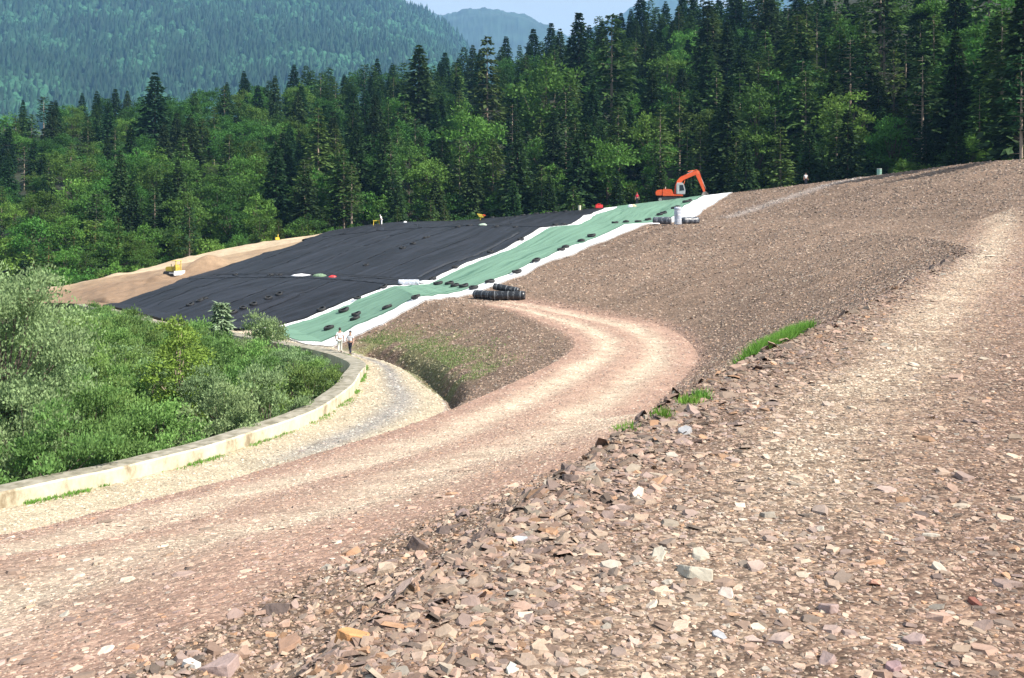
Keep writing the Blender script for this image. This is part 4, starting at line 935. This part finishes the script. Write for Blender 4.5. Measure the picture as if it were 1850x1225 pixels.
# trunks of red pines at the left end of the soil, bushes along the forest edge
for px, top, y, k in ((134, 432, 148, 0), (88, 470, 140, 1), (172, 425, 150, 1), (214, 430, 152, 0), (60, 455, 140, 0)):
    x = (px - 925) / F * y; _, _, z = hill(np.array(math.degrees(math.atan2(x, y))), np.array(math.hypot(x, y))); h = CAMZ + (HZ - top) / F * y - float(z)
    plant('pine_tree', REDPINE[k], (x, y, float(z)), R.uniform(0, 6), max(.6, h / 13), 'slender pine with reddish bare trunk at the end of the tan soil', 'tree', 'red trunked pines at the end of the soil')
k = 0
for phi in np.arange(-27, 27.5, .92):
    rb = float(np.interp(phi, rphi, rrad)); r = rb + R.uniform(3, 9); x, y, z = hill(np.array(phi), np.array(r)); z = max(float(z), -40); px, _ = pix((float(x), float(y), z))
    for row in range(2 if px < 900 else 1):
        r = rb + R.uniform(15, 24) + row * 13; p2 = phi + R.uniform(-.5, .5); x2, y2, z2 = hill(np.array(p2), np.array(r)); px2, _ = pix((float(x2), float(y2), float(z2)))
        plant('bush', R.choice(BUSH), (float(x2), float(y2), float(z2) - .2), R.uniform(0, 6), R.uniform(1.1, 1.9), 'leafy bush among the trunks ' + where(px2), 'bush', 'bushes among the trunks ' + where(px2), part='foliage')
    s_ = R.uniform(.8, 1.5); plant('bush', R.choice(BUSH), (float(x), float(y), z), R.uniform(0, 6), s_, 'leafy bush at the foot of the wood ' + where(px), 'bush', 'bushes at the foot of the wood ' + where(px), part='foliage')

# willow thicket in the hollow beside the wall
WIL = [broadleaf(600 + k, 4.0, 1.95, 46, 230, 'willow', 'bark', .0, .125, 1.0, 1.0, .15) for k in range(5)] + [broadleaf(620 + k, 4.0, 1.85, 46, 230, 'grey_willow', 'bark', .0, .12, 1.0, 1.0, .15) for k in range(3)]
BIG = [broadleaf(640, 9.0, 4.0, 150, 300, 'grey_willow', 'bark', .05, .15, .9, 1.0, .15), broadleaf(641, 8.0, 3.4, 90, 210, 'willow', 'bark', .05, .15, .9, 1.0, .15)]
BIRCH = [broadleaf(660, 6.2, 1.7, 60, 110, 'birch', 'pale_bark', .1, .15, 0, .95)]
M['pale_spruce'] = leafmat('pale_spruce', (.30, .40, .24), 0, 0, .3)
YSP = [conifer(670, 5.0, 1.05, .03, 24, 8, 7, 0, .25, .9, mat='pale_spruce')]
ss = np.linspace(.2, 8.2, 300); wp = R0(ss); we = np.gradient(wp, axis=0)[:, :2]; we /= np.linalg.norm(we, axis=1)[:, None]; wnrm = np.stack([-we[:, 1], we[:, 0]], 1)
pts = []
def free(x, y, dm): return all((x - a) ** 2 + (y - b) ** 2 > dm * dm for a, b in pts)
def inside(x, y, gap):
    d = np.hypot(wp[:, 0] - x, wp[:, 1] - y); i = int(d.argmin()); v = np.array([x - wp[i, 0], y - wp[i, 1]]); return v @ wnrm[i] > gap and d[i] > gap
def bushat(x, y, proto, sc, label, name='willow_shrub', cat='shrub', group=None, scz=None):
    z = ground(x, y); z = -11.2 if z is None else z
    plant(name, proto, (x, y, z), R.uniform(0, 6), sc, label, cat, group, scz, 'foliage'); pts.append((x, y))
def atcol(px, y): return (px - 925) / F * y, y
for px, y, pr, top, lab, nm, cat in (
    (8, 43, BIG[0], 470, 'largest silvery willow at the picture edge above the wall', 'willow_shrub', 'shrub'),
    (100, 55, BIG[1], 575, 'big mid green willow beside the largest silvery willow', 'willow_shrub', 'shrub'),
    (325, 51, BIRCH[0], 560, 'young yellowish green birch rising out of the willow thicket', 'birch_tree', 'tree'),
    (399, 75, YSP[0], 543, 'small pale young spruce in front of the black liner', 'spruce_tree', 'tree'),
    (476, 68, WIL[6], 565, 'silvery pointed willow beside the lower corner of the green mat', 'willow_shrub', 'shrub'),
    (606, 64.5, WIL[3], 655, 'small round willow filling the bend of the wall', 'willow_shrub', 'shrub'),
    (560, 61, WIL[0], 640, 'broad dark green willow against the end of the wall', 'willow_shrub', 'shrub')):
    x, y = atcol(px, y); z = ground(x, y) or -11.2; h = CAMZ + (HZ - top) / F * y - z
    bushat(x, y, pr, h / pr[2] * (.85 if cat == 'shrub' else 1.0), lab, nm, cat, None, h / pr[2])
tries = 0
while tries < 9000 and len(pts) < 190:
    tries += 1
    y = R.uniform(30, 96); x = R.uniform(-.58 * y, -.14 * y)
    if not inside(x, y, 1.95) or not free(x, y, np.interp(y, [30, 60, 95], [2.5, 2.7, 3.1])): continue
    px = 925 + F * x / y
    if 275 < px < 378 and y < 56: continue
    top = np.interp(px, [0, 60, 130, 200, 300, 400, 520, 640], [590, 575, 548, 552, 582, 588, 620, 650]) + (0 if y > 60 else (60 - y) * 4.2)
    z = ground(x, y) or -11.2; h = min(np.interp(y, [55, 70], [5.2, 6.4]), max(3.5 if not inside(x, y, 5) else 2.6, CAMZ + (HZ - top) / F * y - z)) * R.uniform(.86, 1.08)
    g_ = R.random() < .24; pr = R.choice(WIL[5:]) if g_ else R.choice(WIL[:5])
    zone = 'close to the curved wall' if not inside(x, y, 6.5) else 'in the middle of the hollow' if y < 62 else 'at the far side of the hollow'
    lab = ('silvery grey willow bush ' if g_ else 'fresh green willow bush ') + zone
    bushat(x, y, pr, np.clip(h / 4.0, .75, 1.15), lab, group=('silvery' if g_ else 'green') + ' willows ' + zone, scz=h / 4.0)
print('shrubs', len(pts))

# grass: bright tongue on the embankment just below the crest, tufts, weeds on the lower slope
def blades(P, Nn, hh, spread, seed):
    g = np.random.default_rng(seed); n = len(P); D = np.stack([g.normal(0, .35, n), g.normal(0, .35, n), np.ones(n)], 1)
    a = g.random(n) * 6.28; N = np.stack([np.cos(a), np.sin(a), np.zeros(n)], 1)
    return kites(P - np.array([0, 0, .03]), D, N, hh * g.uniform(.6, 1.25, n), np.full(n, spread) * g.uniform(.6, 1.4, n)), g.uniform(.7, 1.2, n)
def grass_at(name, pxs, n, hh, wd, jit, label, seed):
    out = []; g = random.Random(seed)
    for _ in range(n):
        px, py = g.choice(pxs) if len(pxs) < 6 else pxs[min(len(pxs) - 1, int(g.random() * len(pxs)))]
        p, _n = at(px + g.gauss(0, jit[0]), py + g.gauss(0, jit[1]))
        if p: out.append(p)
    V, t = blades(np.array([tuple(p) for p in out]), None, hh, wd, seed); me = leafmesh(name, V, t, M['grass'])
    return tag(link(name, me), label, 'grass', None, 'stuff')
def tongue():
    out = []; g = random.Random(5)
    for _ in range(22000):
        f = g.betavariate(1.6, 1.6); a, b = (1352, 676), (1482, 612); px = a[0] + (b[0] - a[0]) * f + g.gauss(0, 6); py = a[1] + (b[1] - a[1]) * f
        y = 9.7 + (14.8 - 9.7) * f
        s_ = 2.19 + f * .26 + g.gauss(0, .008); u_ = 5.95 - abs(g.gauss(0, .075)); q = surf(np.array(s_), np.array(u_)); out.append(tuple(q))
    V, t = blades(np.array(out), None, .24, .012, 5); me = leafmesh('grass', V, t, M['grass']); return tag(link('grass', me), 'bright green tongue of grass just below the crest of the bench path', 'grass', None, 'stuff')

tongue()
def tuft(px, py, n, spread, hh, seed, where_):
    g = random.Random(seed); out = []
    for _ in range(n):
        p, _n = at(px + g.gauss(0, spread), py + g.gauss(0, spread * .28))
        if p: out.append(tuple(p))
    V, t = blades(np.array(out), None, hh, .009, seed); me = leafmesh('grass', V, t, M['grass']); tag(link('grass_tuft', me), where_, 'grass', 'grass tufts on the rubble')
for k, (px, py, n, sp) in enumerate(((1243, 728, 260, 9), (1268, 718, 220, 8), (1196, 752, 160, 8), (1124, 774, 260, 9))):
    tuft(px, py, n, sp, .10, 40 + k, 'small green grass tuft on the rubble edge of the bench path')
def weeds():
    out = []; g = random.Random(9); k = 0
    while len(out) < 4500 and k < 60000:
        k += 1; s_ = g.uniform(4.15, 5.95); t = abs(g.gauss(.10, .26))
        if t > .9 or t < .2: continue
        q = surf(np.array(s_), np.array(3 + t)); n1 = fbm(q[0] * .35, q[1] * .35, 41) * 2 + fbm(q[0] * 1.6, q[1] * 1.6, 43)
        if n1 + g.gauss(0, .12) > .18: out.append(tuple(q))
    V, t = blades(np.array(out), None, .15, .05, 9); me = leafmesh('weeds', V, t, M['weeds']); tag(link('weeds', me), 'patchy green weeds on the lower rubble slope above the ditch', 'weeds', None, 'stuff')
    out = []
    for _ in range(5000):
        s_ = g.uniform(.8, 5.3); q = surf(np.array(s_), np.array(2 + abs(g.gauss(.0, .035)) + .01))
        if fbm(q[0] * .6, q[1] * .6, 77) > -.02: out.append(tuple(q))
    V, t = blades(np.array(out), None, .16, .03, 10); me = leafmesh('weeds', V, t, M['grass']); tag(link('weeds', me), 'thin fringe of grass along the foot of the wall', 'weeds', None, 'stuff')
weeds()
# ------------------------------------------------------------------ far mountains and their woods
def mountain(name, prof, r0, r1, seed, amp, m, zlow=-24, n=(260, 70), rock=None):
    pxs = [p[0] for p in prof]; rows = [p[1] for p in prof]
    px = np.linspace(pxs[0], pxs[-1], n[0]); k = np.linspace(0, 1.25, n[1]); PX, K = np.meshgrid(px, k, indexing='ij')
    def f(PX, K):
        ang = np.arctan((PX - 925) / F); r = r0 + (r1 - r0) * K
        crest = CAMZ + (HZ - np.interp(PX, pxs, rows)) / F * r1 * np.cos(ang)
        x, y = r * np.sin(ang), r * np.cos(ang)
        z = zlow + (crest - zlow) * np.where(K <= 1, K ** .95, 1 - (K - 1) * 1.2)
        g = fbm(x / amp / 9 + seed, y / amp / 9, seed, 5) * 2
        return x, y, z + amp * g * sm(0, .3, K) * sm(1.0, .85, K) + .22 * amp * (fbm(PX * .11, K * 26, seed + 2, 3)) * sm(.3, .6, K)
    x, y, z = f(PX, K); idx = np.arange(PX.size).reshape(PX.shape); Q = np.stack([idx[:-1, :-1], idx[1:, :-1], idx[1:, 1:], idx[:-1, 1:]], -1).reshape(-1, 4)
    tag(link(name, mesh_np(name, np.stack([x, y, z], -1).reshape(-1, 3), [Q], True), m), kind='structure'); return f
MP = [(-500, -90), (0, -90), (300, -90), (560, -70), (690, -10), (722, 7), (770, 28), (815, 56), (860, 108), (930, 170), (1010, 240)]
M['mountain'] = simple('wooded_slope', (.030, .055, .022), .95, .3, .02)
M['far_mountain'] = simple('far_wooded_slope', (.022, .045, .032), .95, .5, .012)
f1 = mountain('mountain', MP, 1250, 3000, 3, 120, M['mountain'])
mountain('far_mountain', [(560, 70), (640, 40), (735, 14), (765, 17), (800, 27), (835, 17), (865, 13), (905, 17), (945, 24), (985, 42), (1030, 66), (1100, 120)], 3200, 4600, 5, 110, M['far_mountain'], n=(700, 60))
mountain('distant_mountain', [(960, 90), (1040, 62), (1110, 30), (1160, 2), (1205, -8), (1245, 4), (1290, 20), (1335, 10), (1400, -15), (1500, -40), (1700, -60)], 3600, 5200, 8, 120, M['far_mountain'], n=(700, 60))
def far_trees(n, seed):
    g = np.random.default_rng(seed); PXs = g.uniform(-60, 900, n); Ks = g.uniform(.06, 1.0, n) ** .9
    x, y, z = f1(PXs, Ks); row = HZ - F * (z - CAMZ) / y
    keep = (row < 235) & (row > -40); x, y, z = x[keep], y[keep], z[keep]; n = len(x)
    clump = fbm(x * .012, y * .012, 91) * 2; broad = g.random(n) < np.clip(.45 + clump, .1, .9)
    pass
    h = np.where(broad, g.uniform(12, 20, n), g.uniform(18, 34, n)); r = np.where(broad, h * g.uniform(.34, .46, n), h * g.uniform(.15, .21, n))
    # a lumpy closed crown for each tree: rings of a cone or of a dome
    m, lv = 7, np.array([.04, .22, .45, .68, .88, 1.0]); q = len(lv)
    pr_s = np.array([.62, 1.0, .78, .50, .22, .02]); pr_b = np.array([.45, .92, 1.0, .86, .5, .06])
    prof = np.where(broad[:, None], pr_b, pr_s); a = np.arange(m) / m * 2 * np.pi
    jit = g.uniform(.68, 1.22, (n, q, m)); th = a[None, None] + g.uniform(0, 6.28, (n, 1, 1)) + g.normal(0, .12, (n, q, m)); rr_ = r[:, None, None] * prof[:, :, None] * jit
    zz = z[:, None, None] + h[:, None, None] * (lv[None, :, None] + g.normal(0, .035, (n, q, m)))
    V = np.stack([x[:, None, None] + rr_ * np.cos(th), y[:, None, None] + rr_ * np.sin(th), zz], -1).reshape(-1, 3)
    i0 = np.array([(l * m + k, l * m + (k + 1) % m, (l + 1) * m + (k + 1) % m, (l + 1) * m + k) for l in range(q - 1) for k in range(m)])
    Q = (i0[None] + (np.arange(n) * q * m)[:, None, None]).reshape(-1, 4)
    tint = np.where(broad, g.uniform(.8, 1.7, n), g.uniform(.4, .95, n)) * (1 + .55 * clump); tint = np.repeat(np.clip(tint, .3, 2.0), q * m) * g.uniform(.8, 1.2, n * q * m)
    me = mesh_np('mountain_forest', V, [Q], False, None, {'tint': tint}); me.materials.append(M['far_wood'])
    tag(link('mountain_forest', me), 'hazy blue green forest covering the far mountain side', 'forest', None, 'stuff')
far_trees(20000, 77)

# ------------------------------------------------------------------ loose stone everywhere on the rubble
def stone_protos(n, seed):
    g = np.random.default_rng(seed); out = []
    for k in range(n):
        m = 6; a = np.sort((np.arange(m) + g.uniform(-.42, .42, m)) / m * 2 * np.pi); r = g.uniform(.62, 1.1, m)
        base = np.stack([np.cos(a) * r, np.sin(a) * r * g.uniform(.55, .95)], 1); tk = g.uniform(.14, .40)
        top = base * g.uniform(.62, .98, (m, 1)) + g.normal(0, .06, (m, 2))
        sl = g.normal(0, .22, 2)
        zt = tk * (1 + base @ sl) + g.normal(0, .03, m)
        out.append(np.concatenate([np.column_stack([base, np.full(m, -tk * .7)]), np.column_stack([top, zt])]) * .5)
    return np.array(out)
SP = stone_protos(48, 12)
SQ = np.array([(k, (k + 1) % 6, 6 + (k + 1) % 6, 6 + k) for k in range(6)] + [(6, 7, 8, 9), (6, 9, 10, 11)])
PAL = np.array([(.37, .235, .18), (.27, .195, .18), (.42, .315, .23), (.50, .43, .335), (.11, .085, .075), (.42, .22, .11), (.38, .36, .31), (.32, .235, .18), (.48, .35, .27)])
def scatter(seed, dens, cap):
    g = np.random.default_rng(seed)
    tri = np.concatenate([TF[:, [0, 1, 2]], TF[:, [0, 2, 3]]]); A, B, Cc = TV[tri[:, 0]], TV[tri[:, 1]], TV[tri[:, 2]]
    cr = np.cross(B - A, Cc - A); ar = np.linalg.norm(cr, axis=1) / 2; c = (A + B + Cc) / 3; su = TSU[tri].mean(1)
    y = np.maximum(c[:, 1], .1); px = 925 + F * c[:, 0] / y; py = HZ - F * (c[:, 2] - CAMZ) / y
    ok = (c[:, 1] > 2.2) & (px > -130) & (px < 1980) & (py < 1330) & (su[:, 1] > 2.0) & (su[:, 1] < 9.2) & ~((su[:, 0] > 5.985) & (su[:, 0] < 8.1) & (su[:, 1] > 2.93)) & (su[:, 0] < 8.1)
    smin = np.maximum(np.interp(y, [5, 12], [.0145, .026]), 2.9 * y / 1005)
    s, u = su[:, 0], su[:, 1]; i = np.floor(u); t = u - i
    crest = np.exp(-((u - 6.0) / .09) ** 2) * sm(4.5, 3.5, s)
    track = (i == 4) * sm(5.75, 5.5, s); bench = (i == 6); road = (i == 2)
    k = (1 - .35 * track - .15 * bench + .9 * crest) * (1 - .3 * sm(35, 70, y))
    w = np.where(ok, ar * dens * (.024 / smin) ** 2 * k, 0); n = int(min(cap, w.sum())); print('stones', n, w.sum(), flush=True)
    pk = g.choice(len(tri), n, p=w / w.sum()); r1, r2 = np.sqrt(g.random(n)), g.random(n)
    P = A[pk] * (1 - r1)[:, None] + B[pk] * (r1 * (1 - r2))[:, None] + Cc[pk] * (r1 * r2)[:, None]
    Nn = cr[pk] / (2 * ar[pk])[:, None]; Nn *= np.sign(Nn[:, 2])[:, None]
    fl = (track + .8 * bench + .7 * road)[pk]; crs = crest[pk]
    size = np.exp(g.normal(0, .70, n)) * np.interp(y[pk], [4, 14], [.0185, .026]) * (1 + .9 * crs) * (1 - .2 * fl)
    gcen = np.exp(-((t - .56) / .17) ** 2) * road * sm(3.0, 3.5, s); size = size * (1 + .9 * gcen[pk])
    size = np.clip(np.maximum(size, smin[pk] * g.uniform(.75, 1.5, n)), 0, np.clip(.07 + .016 * y[pk], .12, .42) - .0 * fl)
    # frame on the surface, tilted at random
    tl = (.34 - .22 * np.clip(fl, 0, 1) + .22 * crs)[:, None]; Z = Nn + g.normal(0, 1, (n, 3)) * tl * .8; Z /= np.linalg.norm(Z, axis=1)[:, None]
    X = g.normal(size=(n, 3)); X -= (X * Z).sum(1)[:, None] * Z; X /= np.linalg.norm(X, axis=1)[:, None]; Y = np.cross(Z, X)
    pr = SP[g.integers(0, len(SP), n)] * size[:, None, None]; pr[:, :, 2] *= (.80 - .34 * np.clip(fl, 0, 1) - .12 * np.clip(crs, 0, 1))[:, None]
    V = P[:, None, :] + pr[:, :, :1] * X[:, None] + pr[:, :, 1:2] * Y[:, None] + pr[:, :, 2:] * Z[:, None] + (Nn * (size * .02)[:, None])[:, None]
    lo = np.array([.27, .2, .13, .012, .1, .05, .03, .18, .03]); hi = np.array([.20, .1, .22, .15, .03, .05, .08, .07, .10])
    gr = np.array([.03, .10, .20, .18, .08, .02, .32, .05, .02])
    def pick(p): return PAL[g.choice(len(PAL), n, p=p / p.sum())]
    f = np.clip(track * .45 + road + .1 * bench, 0, 1)[pk][:, None]; col = np.where(g.random((n, 1)) < f, pick(hi), pick(lo)); col = np.where((road[pk] > 0)[:, None], pick(gr), col)
    tn, _ = tone(s[pk], np.clip(u[pk], 0, 9.999), P[:, 0], P[:, 1]); tl_ = np.clip((tn.mean(1) - .30) / .14, 0, 1)[:, None] * (fl > .3)[:, None]; col = col * (.62 - .34 * tl_) + tn * (.42 + .36 * tl_)
    fz = .5 * sm(25, 70, y[pk])[:, None]; col = col * (1 - fz) + tn * fz
    so = ((s[pk] > 7.9))[:, None]; col = np.where(so, tn, col)
    col *= g.uniform(.55, 1.3, (n, 1)) * (1 - .22 * np.clip(crs, 0, 1))[:, None]
    Q = (SQ[None] + (np.arange(n) * 12)[:, None, None]).reshape(-1, 4)
    me = mesh_np('rubble', V.reshape(-1, 3), [Q], False, np.repeat(np.clip(col, .02, .85), 12, 0)); me.materials.append(M['stone'])
    tag(link('rubble', me), 'loose angular stones covering the paths and slopes', 'rubble', None, 'stuff')
scatter(21, 720, 280000)

# the stones that stand out one by one in the foreground
def bigstone(px, py, wpx, col, look, yaw=None, seed=0, flat_=.35, tilt=.2):
    p, nm = at(px, py)
    if p is None or wpx / F * p.y > .5: return
    r = random.Random(seed + int(px) * 7 + int(py)); w = wpx / F * p.y * .84; flat_ *= .7
    bm = bmesh.new(); m = r.randint(5, 7); base = []
    for k in range(m):
        a = (k + r.uniform(-.35, .35)) / m * 2 * math.pi; q = r.uniform(.75, 1.1) * .5 * w; base.append((q * math.cos(a), q * math.sin(a) * r.uniform(.55, .8)))
    th = w * flat_
    lowr = [bm.verts.new((x, y, -th * .6)) for x, y in base]; sx, sy = r.gauss(0, .18), r.gauss(0, .18)
    topr = [bm.verts.new((x * .88 + r.gauss(0, .02) * w, y * .88 + r.gauss(0, .02) * w, th * .4 + sx * x + sy * y)) for x, y in base]
    bm.faces.new(topr); bm.faces.new(lowr[::-1])
    for k in range(m): bm.faces.new((lowr[k], lowr[(k + 1) % m], topr[(k + 1) % m], topr[k]))
    bmesh.ops.bevel(bm, geom=bm.edges[:], offset=w * .02, segments=1, affect='EDGES')
    bmesh.ops.triangulate(bm, faces=bm.faces[:]); bmesh.ops.subdivide_edges(bm, edges=bm.edges[:], cuts=2, use_grid_fill=True)
    for v in bm.verts:
        c = v.co / w; k = fbm(np.array(c.x * 5 + seed), np.array(c.y * 5 + c.z * 9), 7 + seed % 5) * .07; v.co += v.co.normalized() * float(k) * w
    o = bm_obj('stone', bm, M['stone']); me = o.data
    a = me.attributes.new('Col', 'FLOAT_COLOR', 'POINT'); a.data.foreach_set('color', np.tile(np.array(col + (1,), np.float32), len(me.vertices)))
    lay(o, (nm + Vector((r.gauss(0, tilt), r.gauss(0, tilt), 0))).normalized(), r.uniform(0, 6) if yaw is None else yaw)
    o.location = p + Vector((0, 0, th * .25)); tag(o, look, 'stone')
OR, MV, DK, PL, WH, BR, GY = (.48, .25, .11), (.31, .23, .21), (.13, .10, .09), (.40, .36, .30), (.54, .53, .50), (.27, .17, .12), (.33, .33, .34)
for k, (px, py, w, c, fl, look) in enumerate((
    (640, 1152, 100, OR, .3, 'large orange brown slab on the rubble crest between road and path'), (400, 1208, 110, MV, .3, 'long mauve slab at the bottom edge beside the white stone'), (346, 1204, 44, WH, .6, 'white stone next to the long mauve slab'),
    (520, 1168, 80, BR, .3, 'reddish brown slab between the long mauve slab and the orange slab'), (498, 1106, 62, DK, .6, 'dark block standing above the reddish brown slab on the crest'), (1255, 1038, 118, (.40, .365, .295), .3, 'largest pale grey slab in the pale cluster on the bench path'),
    (1190, 1008, 70, (.40, .365, .295), .3, 'pale slab behind the largest pale grey slab'), (1262, 1005, 66, (.40, .365, .295), .35, 'pale block beyond the largest pale grey slab in the same cluster'), (1205, 1052, 42, PL, .25, 'pale flake at the near side of the pale cluster'), (572, 1200, 76, (.42, .26, .16), .25, 'orange pink slab below the large orange brown slab'),
    (936, 977, 50, (.38, .40, .41), .25, 'pale blue grey flat stone on the crest'), (763, 990, 64, DK, .38, 'dark angular block highest on the rubble crest'), (800, 962, 40, DK, .6, 'small dark block just beyond the dark angular block'), (835, 933, 36, MV, .6, 'small mauve block on the road side of the crest'),
    (1312, 1075, 62, (.5, .42, .36), .15, 'long pale pink sliver lying near the pale cluster'), (1300, 1148, 44, GY, .2, 'blue grey flat stone alone on fine gravel'), (1500, 1098, 84, MV, .2, 'wide mauve slab on the bench path'), (1652, 1158, 70, MV, .35, 'thick mauve slab in the stony patch of the path'),
    (1762, 1090, 50, (.2, .08, .06), .3, 'dark red narrow stone on the path'), (1580, 1054, 48, (.48, .27, .2), .25, 'orange red flat stone on the path'), (1152, 897, 44, (.55, .43, .36), .5, 'pale pink block on the rubble edge of the path'), (1030, 868, 54, DK, .5, 'dark brown block where the crest bends'),
    (985, 880, 46, BR, .5, 'brown block beside the dark brown block on the crest'), (1492, 1196, 74, MV, .25, 'mauve slab at the bottom edge of the path'), (1612, 1208, 60, (.3, .2, .2), .4, 'purple brown block at the bottom edge of the path'), (1682, 967, 48, PL, .15, 'pale flake on the darker part of the path'),
    (1665, 932, 34, DK, .4, 'small dark stone on the darker part of the path'), (1237, 783, 40, GY, .5, 'dark grey block by the grass tufts'), (1480, 957, 36, PL, .2, 'small pale flake beside the pale wheel track'), (925, 1208, 60, (.45, .46, .4), .2, 'greenish pale slab at the bottom edge'),
    (190, 1178, 46, (.55, .44, .37), .25, 'pale pink stone on the ramp road'), (115, 1112, 36, PL, .2, 'pale flake on the ramp road near the picture edge'), (700, 1030, 60, (.38, .28, .22), .25, 'flat tan slab on the crest above the orange slab'), (1700, 1030, 44, PL, .25, 'pale flat stone on the far side of the path'),
    (1175, 1095, 40, (.5, .42, .34), .25, 'tan flake between the pale cluster and the crest'), (860, 1120, 46, (.4, .3, .24), .3, 'tan pink stone on the slope of the crest'))):
    bigstone(px, py, w, c, look, None, k, fl)
# ------------------------------------------------------------------ air
bm = bmesh.new(); bmesh.ops.create_cube(bm, size=1)
for v in bm.verts: v.co = Vector((v.co.x * 12000, v.co.y * 14000 + 3000, (-26 if v.co.z < 0 else 1120)))
m = bpy.data.materials.new('haze'); m.use_nodes = True; n = m.node_tree.nodes; n.remove(n['Principled BSDF'])
pv = n.new('ShaderNodeVolumePrincipled'); pv.inputs['Color'].default_value = (.27, .57, 1.0, 1); pv.inputs['Density'].default_value = .00013
m.node_tree.links.new(pv.outputs[0], n['Material Output'].inputs['Volume'])
tag(bm_obj('haze', bm, m), kind='stuff')
